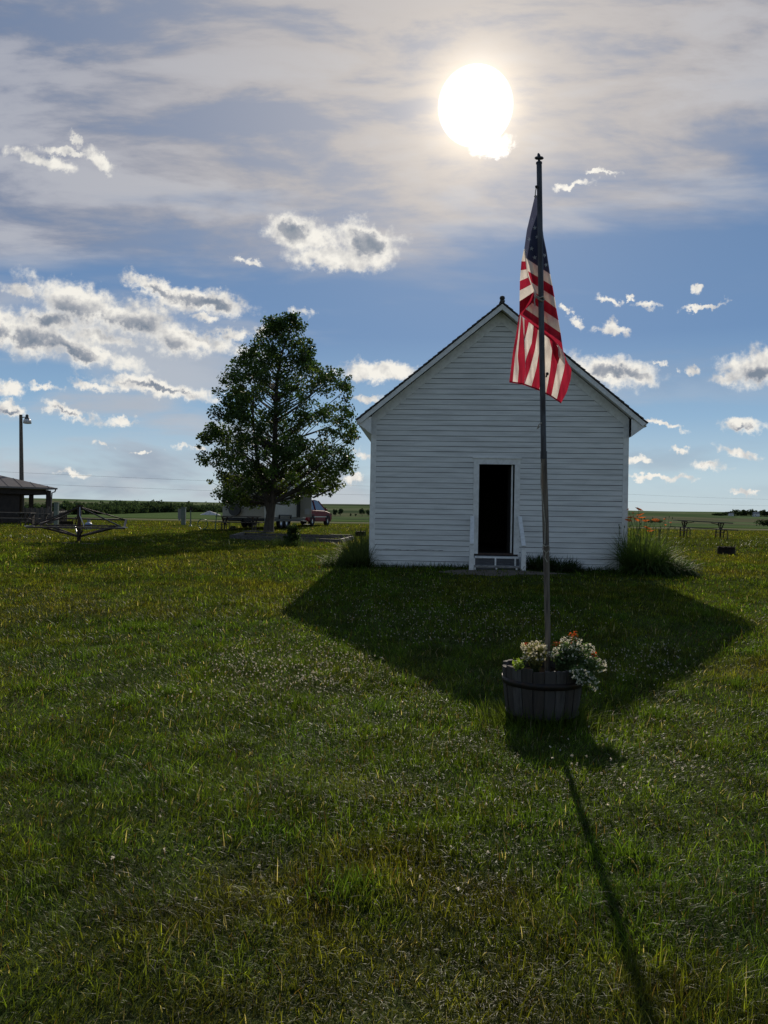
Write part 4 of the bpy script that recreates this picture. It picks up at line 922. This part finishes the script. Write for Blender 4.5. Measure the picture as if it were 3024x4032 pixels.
for p,mt in ((Lc,tmetal),(L2,tmetal),(BLc,tmetal),(Rc,tmetal),(R2_,galv),(BRc,tmetal),(Vector((-.3,.45,.55)),tmetal)): mb=MB(); mb.tube([top_,p],.021,6); mb.build('stay_rod',mt,MG)
mb=MB(); mb.tube([top_+Vector((.04,-.08,0)),(.10,-.2,.86),(.19,-.25,.68),(.26,-.28,.56),(.25,-.28,.48),(.18,-.25,.40)],.016,8); mb.build('stay_rod',galv,MG)
low_=Vector((0,0,.17))
for p in (Lc*.75+Vector((0,0,.13)),Rc*.78+Vector((0,0,.11)),L2*.85+Vector((0,0,.1)),R2_*.9+Vector((0,0,.06)),Vector((.22,-.3,.36))): mb=MB(); mb.tube([low_,p],.036,8); mb.build('brace',paint,MG)
mb=MB(); mb.tube([low_,(-.12,.1,.33),(-.3,.4,.54)],.022,8); mb.build('brace',galv,MG)
mb=MB(); mb.bar(gp(250,24.9,.012)-mg,gp(405,24.4,.012)-mg,.10,.02); o=mb.build('worn_board',plank,MG)
# ------------------------------------------------------------------ timber frame with bush
tim=flat('grey_landscape_timber',(0.11,0.10,0.09),0.85,scale=5,c2=(0.055,0.05,0.045),bump=0.4,stretch=(.5,5,5))
a0=gp(912,29.6); a1=gp(1345,28.0); a2=gp(1389,31.4); a3=gp(960,33.0)
TF=empty('timber_frame',a0,'low rectangular frame of grey landscape timbers on the grass below the tree','timber border')
for i,(p,q) in enumerate(((a0,a1),(a1,a2),(a2,a3),(a3,a0))):
    mb=MB(); mb.bar(p-a0+Vector((0,0,.08)),q-a0+Vector((0,0,.06)),.13,.17); mb.build('timber',tim,TF)
mb=MB(); mb.bar(gp(962,31.5,.24)-a0,gp(1076,31.3,.24)-a0,.2,.05); mb.build('loose_plank',tim,TF)
mb=MB(); mb.bar(gp(1303,30.6,.21)-a0,gp(1385,30.3,.21)-a0,.2,.05); mb.build('loose_plank',tim,TF)
def bush(name,loc,rx,ry,h,n,size,col,label,cat='bush',group=None):
    k=max(6,n//45); cs=[]
    for _ in range(k):
        a=RNG.uniform(0,2*PI); q=math.sqrt(RNG.random()); z=RNG.uniform(.1,.9)
        w=math.sqrt(max(0,1-(z*.95)**3)); cs.append((rx*q*w*math.cos(a),ry*q*w*math.sin(a),z*h))
    cs=np.array(cs); i=RNG.integers(0,k,n); p=RNG.normal(size=(n,3)); p/=np.linalg.norm(p,axis=1)[:,None]; p*=(RNG.random(n)**.5)[:,None]*np.array([rx*.38,ry*.38,h*.18])
    Q=cs[i]+p; Q[:,2]=np.maximum(Q[:,2],.01)
    V,F_,C=leafcards(Q,size,np.array(col)[None,:]*RNG.uniform(.55,1.5,(n,1))*RNG.uniform(.7,1.25,k)[i][:,None])
    o=npmesh(name,V,F_,lmat,C,False); o.location=loc; return tag(o,label,cat,group)
bush('bush',gp(1156,26.2),.27,.25,.70,1300,.06,(0.035,0.06,0.018),'small dark bush in front of the timber frame')
# weeds round its foot
n=500; c=gp(1130,26); x=c.x+RNG.normal(0,.5,n); y=c.y+RNG.normal(0,.3,n)
V,Fq,Ft,C=merge([blades(x,y,terr(x,y),RNG.uniform(.1,.4,n),.014*RNG.uniform(.6,1.2,n),RNG.uniform(0,6.28,n),RNG.uniform(.1,.7,n),shade((0.06,0.09,0.025),n),3)])
tag(npmesh('weeds',V,Fq,lmat,C,True,Ft=Ft),'weeds and longer grass round the foot of the small bush','weeds',kind='stuff')
# ------------------------------------------------------------------ camper trailer and car
cream=flat('cream_fibreglass',(0.40,0.375,0.32),0.5,scale=2,c2=(0.34,0.32,0.27),bump=0.0); blackp=flat('black_plastic',(0.02,0.02,0.02),0.5); glass=flat('dark_window_glass',(0.03,0.035,0.04),0.05,spec=0.8)
redl=flat('red_lens',(0.25,0.02,0.015),0.3); tyre=flat('tyre_rubber',(0.02,0.02,0.02),0.9); alu=flat('aluminium_rim',(0.45,0.45,0.46),0.3,0.9); darkv=flat('dark_vent',(0.06,0.06,0.06),0.6); plate=flat('number_plate',(0.45,0.46,0.48),0.5)
th_=math.radians(13.0); cr=gp(1041,42.6); TL=7.0; TWd=2.44
rz=-th_; fwd=Vector((math.sin(th_),math.cos(th_),0)); rgt=Vector((math.cos(th_),-math.sin(th_),0))
t0=cr-rgt*(TWd/2); t0.z=tz(t0.x,t0.y+4)+.02
TRL=empty('camper_trailer',t0,'cream camper trailer parked with its rear to us behind the tree, side door open','camper trailer',rz=rz)
fl_,tp_=.58,3.05
mb=MB(); w=TWd/2
pf_=[(0,fl_),(0,tp_-.12),(.10,tp_-.02),(.3,tp_),(TL-.9,tp_),(TL-.25,tp_-.35),(TL,tp_-1.2),(TL,fl_)]
vs=[(-w,y,z) for y,z in pf_]+[(w,y,z) for y,z in pf_]; n=len(pf_)
mb.add(vs,[tuple(range(n))]+[tuple(range(2*n-1,n-1,-1))]+[(i,i+n,(i+1)%n+n,(i+1)%n) for i in range(n)])
bodyt=mb.build('body',cream,TRL)
mb=MB(); mb.box((0,TL/2,fl_-.09),(TWd-.06,TL-.1,.16)); mb.box((0,-.06,fl_-.12),(TWd-.2,.09,.10)); mb.build('chassis',blackp,TRL)
for x in (-.98,.98):
    mb=MB(); mb.lathe_scaled([(0,-.02),(.11,-.02),(.14,0),(.10,.02),(0,.025)],(0,0,0),14,0,(1,1,1)); mb.v=[(x+v[0],-.015-v[2]*.6,1.42+v[1]*.45) for v in mb.v]; mb.build('tail_light',redl,TRL)
for x,z in ((-1.0,1.14),(-1.0,1.02),(-.9,1.08)): mb=MB(); mb.tube([(x,-.012,z),(x,.01,z)],.045,10); mb.build('vent',darkv,TRL)
mb=MB(); mb.box((.93,-.015,1.20),(.34,.02,.17)); mb.build('number_plate',plate,TRL)
mb=MB(); mb.tube([(-.45,-.22,1.02),(-.45,-.03,1.02)],.33,20); mb.tube([(-.45,-.235,1.02),(-.45,-.22,1.02)],.2,16); mb.build('spare_wheel',darkv,TRL)
mb=MB(); mb.tube([(-.8,-.14,.47),(.0,-.14,.47)],.07,8); mb.build('bumper_tube',blackp,TRL)
for x in (-w-.006,w+.006):
    for z in (fl_+.05,tp_-.16): mb=MB(); mb.box((x,TL/2-.2,z),(.014,TL-.9,.05)); mb.build('trim_strip',blackp,TRL)
for y in (2.75,3.65):
    for s_ in (-1,1):
        x=s_*(w-.14); mb=MB(); prof_=[(.20,-.10),(.33,-.10),(.355,-.06),(.355,.06),(.33,.10),(.20,.10)]
        mb.lathe(prof_,(0,0,0),24); mb.v=[(x+v[2],y+v[0],.355+v[1]) for v in mb.v]; wh=mb.build('wheel',tyre,TRL)
        mb=MB(); mb.lathe([(0,-.02),(.05,.03),(.19,.0),(.205,.03),(.205,-.08)],(0,0,0),16); mb.v=[(x+s_*(.06)+s_*v[2],y+v[0],.355+v[1]) for v in mb.v]; mb.build('rim',alu,wh)
mb=MB(); mb.box((w+.03,3.2,.74),(.08,1.95,.10)); mb.box((w+.03,2.25,.66),(.08,.10,.2)); mb.box((w+.03,4.15,.66),(.08,.10,.2)); mb.build('wheel_arch',blackp,TRL)
mb=MB(); mb.box((w+.005,5.55,1.55),(.02,.66,1.8)); mb.build('shaded_doorway_panel',blackp,TRL)  # solid black panel paints the shade inside the open door
mb=MB(); mb.box((w+.36,5.92,1.55),(.70,.04,1.8)); dr=mb.build('door',cream,TRL)
mb=MB(); mb.box((w+.45,5.89,1.0),(.3,.02,.35)); mb.build('door_panel',plate,dr)
mb=MB(); mb.box((w+.008,1.4,1.9),(.02,1.1,.7)); mb.build('window',glass,TRL)
for z,o_ in ((.22,.55),(.42,.30)): mb=MB(); mb.box((w+o_,5.5,z),(.26,.6,.03)); mb.build('step',alu,TRL)
mb=MB(); mb.bar((-.7,TL,.5),(0,TL+1.1,.48),.09,.1); mb.bar((.7,TL,.5),(0,TL+1.1,.48),.09,.1); mb.build('hitch',blackp,TRL)
hp_=t0+fwd*(TL+1.1+2.45)+rgt*.12; hp_.z=tz(hp_.x,hp_.y)
carp=flat('dark_red_car_paint',(0.17,0.012,0.018),0.5,0.0,coat=0.0,spec=0.15); silver=flat('bright_trim',(0.5,0.5,0.5),0.3,0.9)
SUV=empty('parked_car',hp_,'dark red car parked at the front of the camper trailer','car',rz=-math.radians(16))
lowp=[(-2.38,.42),(-2.42,.75),(-2.36,1.02),(-1.2,1.08),(.75,1.06),(1.25,1.02),(2.05,.90),(2.36,.74),(2.40,.45),(2.25,.30),(-2.2,.30)]
grn=[(-2.30,1.02),(-2.05,1.50),(-1.6,1.68),(-.4,1.73),(.35,1.66),(1.25,1.03)]
def loft(prof_,secs):
    mb=MB(); n=len(prof_); vs=[]
    for x,k,dz in secs: vs+=[(x,y,(z if z<1.04 else z)+dz) for y,z in prof_]
    m=len(secs); fs=[tuple(range(n))[::-1],tuple(range((m-1)*n,m*n))]
    for j in range(m-1): fs+=[(j*n+i,j*n+(i+1)%n,(j+1)*n+(i+1)%n,(j+1)*n+i) for i in range(n)]
    mb.add(vs,fs); return mb
mb=MB(); n=len(lowp); vs=[]; secs=[(-.93,.93,.06),(-.90,1,0),(-.55,1.0,0),(.55,1.0,0),(.90,1,0),(.93,.93,.06)]
secs=[(-.93,.95,0),(-.86,1,0),(.86,1,0),(.93,.95,0)]
for x,k,_ in secs: vs+=[(x,y*k if abs(y)>2 else y,(z-.7)*(.86 if k<1 else 1.0)+.7) for y,z in lowp]
fs=[tuple(range(n))[::-1],tuple(range(3*n,4*n))]
for j in range(3): fs+=[(j*n+i,j*n+(i+1)%n,(j+1)*n+(i+1)%n,(j+1)*n+i) for i in range(n)]
mb.add(vs,fs); mb.build('body',carp,SUV)
mb=MB(); n=len(grn); vs=[]
for s_ in (-1,1): vs+=[(s_*(.86-.22*max(0,(z-1.02))/.7),y,z) for y,z in grn]
mb.add(vs,[tuple(range(n))[::-1],tuple(range(n,2*n))]+[(i,(i+1)%n,(i+1)%n+n,i+n) for i in range(n)]); cab=mb.build('cabin',glass,SUV)
mb=MB(); 
for y0,y1,z0,z1 in ((-2.05,-1.6,1.52,1.70),(-1.6,-.4,1.70,1.75),(-.4,.35,1.75,1.68)):
    mb.add([(-.66,y0,z0),(.66,y0,z0),(.66,y1,z1),(-.66,y1,z1)],[(0,1,2,3)])
mb.build('roof',carp,SUV)
for s_ in (-1,1):
    for (ya,za,yb,zb) in ((-1.98,1.05,-1.85,1.58),(-.75,1.05,-.72,1.70),(.30,1.67,1.22,1.05)):
        mb=MB(); mb.bar((s_*(.87-.22*(za-1.02)/.7),ya,za),(s_*(.87-.22*(zb-1.02)/.7),yb,zb),.03,.09); mb.build('pillar',carp,SUV)
    mb=MB(); mb.bar((s_*.945,-1.2,.62),(s_*.945,1.2,.62),.015,.05); mb.build('side_trim',silver,SUV)
    mb=MB(); mb.ball((s_*1.02,.85,1.10),.11,0,10,(1,.6,.75)); mb.build('wing_mirror',carp,SUV)
    for y in (-1.42,1.45):
        mb=MB(); mb.lathe([(.19,-.11),(.33,-.11),(.36,-.07),(.36,.07),(.33,.11),(.19,.11)],(0,0,0),24); mb.v=[(s_*.85+v[2],y+v[0],.36+v[1]) for v in mb.v]; wh=mb.build('wheel',tyre,SUV)
        mb=MB(); mb.lathe([(0,.03),(.06,.04),(.19,.0),(.21,.04),(.21,-.08)],(0,0,0),10); mb.v=[(s_*.90+s_*v[2],y+v[0],.36+v[1]) for v in mb.v]; mb.build('rim',alu,wh)
        mb=MB(); mb.tube([(s_*.935,y+.43*math.cos(a),.36+.43*math.sin(a)) for a in [PI*i/10 for i in range(11)]],.03,6); mb.build('wheel_arch',blackp,SUV)
    mb=MB(); mb.box((s_*.78,2.30,.80),(.25,.12,.12)); mb.build('headlight',glass,SUV)
    mb=MB(); mb.box((s_*.80,-2.38,.95),(.2,.08,.2)); mb.build('tail_light',redl,SUV)
# hose
hs=flat('green_hose',(0.08,0.16,0.06),0.5); h0=gp(850,41.5); mb=MB()
mb.tube([P(856,2014,42.3)-h0,P(852,2035,42.1)-h0,gp(848,41.5,.05)-h0,gp(840,41,.03)-h0,gp(815,40.5,.03)-h0,gp(795,40.5,.03)-h0],.03,6)
mb.tube([gp(799,40.5,.05)-h0+Vector((.26*math.cos(a),0,.26+.26*math.sin(a))) for a in [i*.45-1.5 for i in range(14)]],.025,6)
o=mb.build('garden_hose',hs); o.location=h0; tag(o,'green garden hose looping down behind the camper trailer onto the grass','hose')
n=900; c=gp(930,39.5); x=c.x+RNG.normal(0,.5,n)
bush('weed_clump',gp(935,39.6),.5,.3,.28,260,.07,(0.09,0.09,0.05),'pale weedy clump under the picnic table beside the trailer','weeds')
# ------------------------------------------------------------------ utilities
pal=flat('pale_green_enamel',(0.17,0.20,0.165),0.5,scale=5,c2=(0.12,0.145,0.12)); whitep=flat('white_plastic',(0.6,0.6,0.6),0.4); bluep=flat('blue_plastic',(0.10,0.16,0.30),0.4); greyp=flat('grey_metal_box',(0.22,0.22,0.21),0.5,0.3)
def boxy(name,loc,size,mat_,label,cat,cap=True,group=None):
    E_=empty(name,loc,label,cat,group); mb=MB(); w,d,h=size; mb.box((0,0,h/2-.03),(w,d,h)); b_o=mb.build('housing',mat_,E_)
    mb=MB(); mb.box((0,0,h),(w+.03,d+.04,.04)); mb.build('lid',mat_,E_); mb=MB(); mb.box((0,-d/2-.008,h*.62),(w*.7,.016,h*.45)); mb.build('cover_plate',mat_,E_); return E_
e1=boxy('electric_pedestal',gp(222,38),(.19,.16,1.27),pal,'tall pale green electric pedestal left of the merry-go-round','pedestal')
e2_=boxy('electric_pedestal',gp(723,50),(.26,.2,1.12),pal,'electric hookup pedestal with meter left of the camper trailer','pedestal')
mb=MB(); mb.box((-.24,0,.72),(.2,.18,.62)); mb.box((-.24,-.05,.36),(.10,.12,.14)); mb.build('meter_box',greyp,e2_)
s0=gp(751,48); SP=empty('water_hydrant',s0,'thin upright water hydrant pipe beside the hookup pedestal','hydrant')
mb=MB(); mb.tube([(0,0,0),(0,0,1.05)],.035,8); mb.build('pipe',pal,SP); mb=MB(); mb.tube([(0,0,1.0),(0,0,1.2)],.06,8); mb.tube([(.0,0,1.1),(.10,0,1.02),(.12,0,.9)],.022,6); mb.build('spout',black,SP); mb=MB(); mb.lathe([(.12,0),(.05,.10),(.03,.12)],(0,0,-.01),8); mb.build('foot',greyp,SP)
s0=gp(349,38); DR=empty('water_drum',s0,'small pale drum with a bluish lid behind the merry-go-round','drum')
mb=MB(); mb.lathe([(0,0),(.15,0),(.16,.03),(.155,.28),(.13,.33),(0,.33)],(0,0,0),18); mb.build('drum',whitep,DR); mb=MB(); mb.lathe([(.165,.20),(.168,.25),(.15,.30),(.05,.36),(0,.36)],(0,0,0),18); mb.build('lid',bluep,DR)
mb=MB(); mb.box((-.08,.25,.22),(.13,.1,.5)); o=mb.build('stub_post',greyp); o.location=s0; tag(o,'short grey stub post standing behind the small drum','post')
# yard light
lpb=gp(84,52); LPO=empty('yard_light',lpb,'tall wooden pole with a yard lamp beside the dark shelter','light pole')
topz=P(82,1633,52)-lpb; mb=MB(); mb.tube([Vector((.05,0,0)),Vector((.0,0,2)),topz],[.17,.15,.105],10); mb.build('pole',oldw,LPO)
a=P(82,1644,52)-lpb; b2=P(105,1642,52)-lpb; mb=MB(); mb.tube([a,b2],.03,6); mb.build('lamp_arm',greyp,LPO)
mb=MB(); mb.lathe([(.05,.15),(.10,.10),(.10,-.05),(.16,-.12),(.17,-.16)],b2+Vector((.03,0,.02)),12); hd=mb.build('lamp_head',darkv,LPO)
clr=flat('clear_lamp_shade',(0.6,0.58,0.56),0.2); mb=MB(); mb.lathe([(.17,-.14),(.24,-.22),(.26,-.42),(.2,-.44),(0,-.44)],b2+Vector((.05,0,0)),14); mb.build('lamp_shade',clr,hd)
boxy('transformer_box',gp(91,50.5),(.42,.35,.62),pal,'pale green utility box at the foot of the yard light pole','utility box')
# ------------------------------------------------------------------ shelter at the left edge
SX0=P(219,1921,50).x; z0s=P(219,1921,50).z; gz_=tz(-23,50); SH=empty('open_shelter',(SX0,50,gz_),'dark shelter with a low brown roof on posts at the left edge','shelter',rz=math.radians(40))
rof=flat('brown_metal_roof',(0.075,0.062,0.058),0.5,0.2,scale=3,c2=(0.055,0.045,0.042)); brn=flat('dark_stained_siding',(0.055,0.042,0.034),0.8,scale=4,c2=(0.035,0.027,0.022)); gut=flat('pale_gutter',(0.22,0.19,0.17),0.5)
ze=z0s-gz_; Wd=13.6; xl_=-16.0; hz=Wd/2; rz_=ze+1.96
mb=MB(); q=[(0,0,ze),(xl_,0,ze),(xl_,hz,rz_),(-hz,hz,rz_),(0,Wd,ze),(xl_,Wd,ze)]
mb.add(q,[(0,3,2,1),(0,4,3),(4,5,2,3)]); mb.add([(v[0],v[1],v[2]-.10) for v in q],[(0,1,2,3),(0,3,4),(4,3,2,5)])
for i in range(19): x=-.4-i*.8; t_=min(hz,-x if -x<hz else hz); mb.bar((x,0.02,ze+.012),(x,t_,ze+.012+(rz_-ze)*t_/hz),.03,.02)
mb.build('roof',rof,SH)
mb=MB(); mb.bar((.05,-.06,ze-.05),(xl_,-.06,ze-.05),.10,.10); mb.bar((.06,-.05,ze-.05),(.06,Wd,ze-.05),.10,.10); mb.build('gutter',gut,SH)
mb=MB(); mb.bar((-.35,.30,ze-.30),(xl_,.30,ze-.30),.14,.30); mb.bar((-.35,.45,ze-.30),(-.35,Wd-.8,ze-.30),.14,.30); mb.build('beam',brn,SH)
mb=MB(); mb.tube([(.0,-.02,ze-.1),(-.03,.02,ze-.25),(-.2,.05,ze-.32),(-.22,.08,ze-.9),(-.22,.1,.2)],.04,6); mb.build('downpipe',gut,SH)
for x,y in ((-.35,.25),(-.35,3.9),(-.35,9.0),(-.35,12.8)): mb=MB(); mb.box((x,y,(ze-.15)/2-.1),(.24,.24,ze)); mb.build('post',brn,SH)
wx=-2.0; mb=MB(); mb.box(((wx+xl_)/2,5,ze/2-.1),(wx-xl_,9,ze-.1)); mb.build('enclosed_room',brn,SH)
# plank fence
f0=gp(100,49.5); FN=empty('plank_fence',f0,'weathered upright plank fence beside the shelter behind the merry-go-round','fence')
rf=random.Random(9); px=100; seg=[(100,49.5),(186,48.5),(200,47.8),(262,52)]
k=0
for i in range(26):
    t_=i/25; px=100+t_*162; D=np.interp(px,[100,186,204,262],[49.5,48.6,47.6,54]); p=gp(px,float(D))-f0; h_=(rf.uniform(1.02,1.12) if px<200 else rf.uniform(.85,1.0)); h_*= .92
    if 150<px<262 and i%4==2: h_+=.12
    mb=MB(); mb.box(p+Vector((0,0,h_/2-.05)),(.135 if px<200 else .10,.03,h_)); mb.build('plank',oldw if i%3 else tim,FN)
mb=MB(); mb.bar(gp(100,49.6,.75)-f0,gp(186,48.7,.75)-f0,.05,.09); mb.bar(gp(100,49.6,.2)-f0,gp(186,48.7,.2)-f0,.05,.09); mb.build('rail',tim,FN)
mb=MB(); mb.bar(gp(204,47.8,.7)-f0,gp(262,54.1,.7)-f0,.05,.09); mb.build('rail',tim,FN)
b0=gp(130,47.0); BN=empty('bench',b0,'dark plank bench in front of the plank fence by the shelter','bench'); mb=MB(); mb.box((0,0,.62),(1.9,.35,.05)); mb.build('seat',tim,BN)
for x in (-.8,0,.8): mb=MB(); mb.box((x,0,.3),(.08,.3,.62)); mb.build('leg',brn,BN)
# ------------------------------------------------------------------ far away
def far_trees(name,lst,label,cat,size,col,nper=130,kind='stuff'):
    Pn=[];Cn=[]
    for (x,y,rx,h) in lst:
        z=tz(x,y); k=7; 
        for _ in range(k):
            c=np.array([x+RNG.normal(0,rx*.4),y+RNG.normal(0,rx*.3),z+h*RNG.uniform(.25,.8)]); n=nper//k
            p=RNG.normal(size=(n,3)); p/=np.linalg.norm(p,axis=1)[:,None]; p*=(RNG.random(n)**.4)[:,None]*np.array([rx*.55,rx*.5,h*.24]); Pn.append(c+p)
            Cn.append(np.array(col)[None,:]*RNG.uniform(.6,1.4)*RNG.uniform(.7,1.3,(n,1)))
    Pn=np.concatenate(Pn); V,F_,C=leafcards(Pn,size,np.concatenate(Cn)); 
    if kind: return tag(npmesh(name,V,F_,fmat,C,False),label,cat,kind=kind)
    o=np.array([lst[0][0],lst[0][1],tz(lst[0][0],lst[0][1])]); return tag(npmesh(name,V,F_,fmat,C,False,origin=o),label,cat)
tl=[]
for px in np.arange(110,1230,8.0):
    hh_=np.interp(px,[110,330,450,560,610,640,700,780,900,1000,1230],[7.5,8.5,9.5,9.5,10.5,10,9.5,9.0,8.5,7.0,5.0]); 
    for r in range(3):
        D=float(np.interp(px,[110,330,520,1200],[330,400,520,640]))+r*22+RNG.uniform(-8,8); s_=D/520; tl.append(((px+RNG.uniform(-5,5)-1512)/F*D,D,4.5*s_*RNG.uniform(.8,1.3),hh_*s_*RNG.uniform(.62,1.08)+(1.0 if r==2 else 0)))
far_trees('distant_wood',tl,'long dark belt of trees along the far left edge of the fields','wood',1.4,(0.042,0.064,0.034),110)
gl=[]
for px in np.arange(2815,3400,6.0):
    hh_=np.interp(px,[2815,2870,2900,2960,2995,3020,3400],[2.5,5.5,8.5,9.5,8,10,12]); D=1235+RNG.uniform(-15,15); gl.append(((px-1512)/F*D,D,6*RNG.uniform(.8,1.2),hh_*RNG.uniform(.85,1.2)))
far_trees('hilltop_grove',gl,'dark grove of trees on the hill at the far right','wood',2.2,(0.028,0.042,0.024),90)
hdg=[((px-1512)/F*760,760,5,3.2) for px in np.arange(2556,2596,6)]; far_trees('hedge_row',hdg,'small dark clump of shrubs in the green field right of the schoolhouse','shrubs',1.3,(0.03,0.045,0.025),60,None)
hdg=[((px-1512)/F*560,560,5,5.0) for px in np.arange(2996,3200,7)]; far_trees('hedge_row',hdg,'dark hedge row in the field at the right edge of the photo','shrubs',1.2,(0.03,0.045,0.025),60,None)
gn='small trees dotted along the middle distance hill'
for i,(cx,h_,rr,lb) in enumerate(((1240,8.6,4.2,'broad tree on the far hill just right of the parked car'),(1350,7.0,2.8,'slim tree on the far hill, second from the parked car'),(1398,7.8,3.6,'rounded tree on the far hill, close right of the slim one'),(1497,3.0,1.4,'tiny shrub, nearer to the rounded tree, on the far hill'),(1543,2.6,1.3,'tiny shrub on the far hill, nearer to the schoolhouse'),(1602,8.2,3.8,'full round tree on the far hill left of the schoolhouse'),(1658,7.2,3.2,'tree on the far hill half hidden by the schoolhouse corner'))):
    px=750+cx/2.37; D=760; x=(px-1512)/F*D; z=tz(x,D); E_=empty('small_tree',(x,D,z),lb,'tree',gn)
    Pn=[]; k=12; per=40
    cs=[(rr*.5*RNG.uniform(-1,1),rr*.4*RNG.uniform(-1,1),h_*RNG.uniform(.3,.82)) for _ in range(k)]
    for c in cs:
        p=RNG.normal(size=(per,3)); p/=np.linalg.norm(p,axis=1)[:,None]; p*=(RNG.random(per)**.4)[:,None]*np.array([rr*.45,rr*.45,h_*.2]); Pn.append(np.array(c)+p)
    Pn=np.concatenate(Pn); V,F_,C=leafcards(Pn,h_*.13,shade((0.05,0.075,0.045),len(Pn))); npmesh('crown',V,F_,fmat,C,False,E_)
    mb=MB(); mb.tube([(0,0,-.2),(0,0,h_*.6)],[.25,.12],6); mb.build('trunk',bark,E_)
for px,py,w_,lb in ((2976,2001,9,'white farmhouse among the grove on the far right hill'),(2878,2007,6,'small white shed below the left end of the hilltop grove')):
    D=1215; x=(px-1512)/F*D; z=tz(x,D); E_=empty('farm_building',(x,D,z),lb,'farm building'); h_=w_*.45
    mb=MB(); mb.box((0,0,h_/2),(w_,6,h_)); mb.build('wall',whitep,E_)
    mb=MB(); mb.add([(-w_/2-.4,-3.4,h_),(w_/2+.4,-3.4,h_),(w_/2+.4,3.4,h_),(-w_/2-.4,3.4,h_),(-w_/2-.4,0,h_*1.7),(w_/2+.4,0,h_*1.7)],[(0,1,5,4),(2,3,4,5),(1,2,5),(3,0,4)]); mb.build('roof',greyp,E_)
    mb=MB(); mb.box((-w_*.2,-3.03,h_*.45),(w_*.18,.08,h_*.4)); mb.build('window',glass,E_)
# pale heap in the field
D=250; hx=(828-1512)/F*D; vs=[];fs=[]; na,nr=28,7; hm=RNG
for i in range(nr+1):
    for k in range(na):
        a=2*PI*k/na; r=i/nr; x=3.4*r*math.cos(a); y=1.8*r*math.sin(a); z=1.25*(1-r**1.6)*(.75+.35*vnoise(x*1.1+9,y*1.1+4,5))-.05; vs.append((x,y,float(z)))
for i in range(nr):
    for k in range(na): a=i*na+k; c=i*na+(k+1)%na; fs.append((a,c,c+na,a+na))
hm_=flat('pale_gravel_heap',(0.55,0.53,0.50),0.9,scale=2,c2=(0.35,0.33,0.31),bump=0.6)
tag(npmesh('gravel_heap',np.array(vs)+0,np.array(fs),hm_,None,True,origin=(0,0,0)),'low pale heap in the field left of the camper trailer','heap').location=(hx,D,tz(hx,D))
# power lines crossing the sky low over the horizon
wm=flat('power_cable',(0.25,0.25,0.26),0.5,0.3)
for dz,lb in ((0,'upper thin power line crossing low over the horizon'),(-1.55,'lower thin power line crossing low over the horizon')):
    A=P(-300,1843,108)+Vector((0,0,dz)); B=P(3400,1972,205)+Vector((0,0,dz)); pts=[]
    for i in range(41): t_=i/40; v=A.lerp(B,t_); sag=math.sin(PI*((t_*2)%1))*-.5; pts.append(v+Vector((0,0,sag)))
    mb=MB(); mb.tube([p-A for p in pts],.013,5); o=mb.build('power_line',wm); o.location=A; tag(o,lb,'power line','power lines over the fields')
print('objs',len(bpy.data.objects))
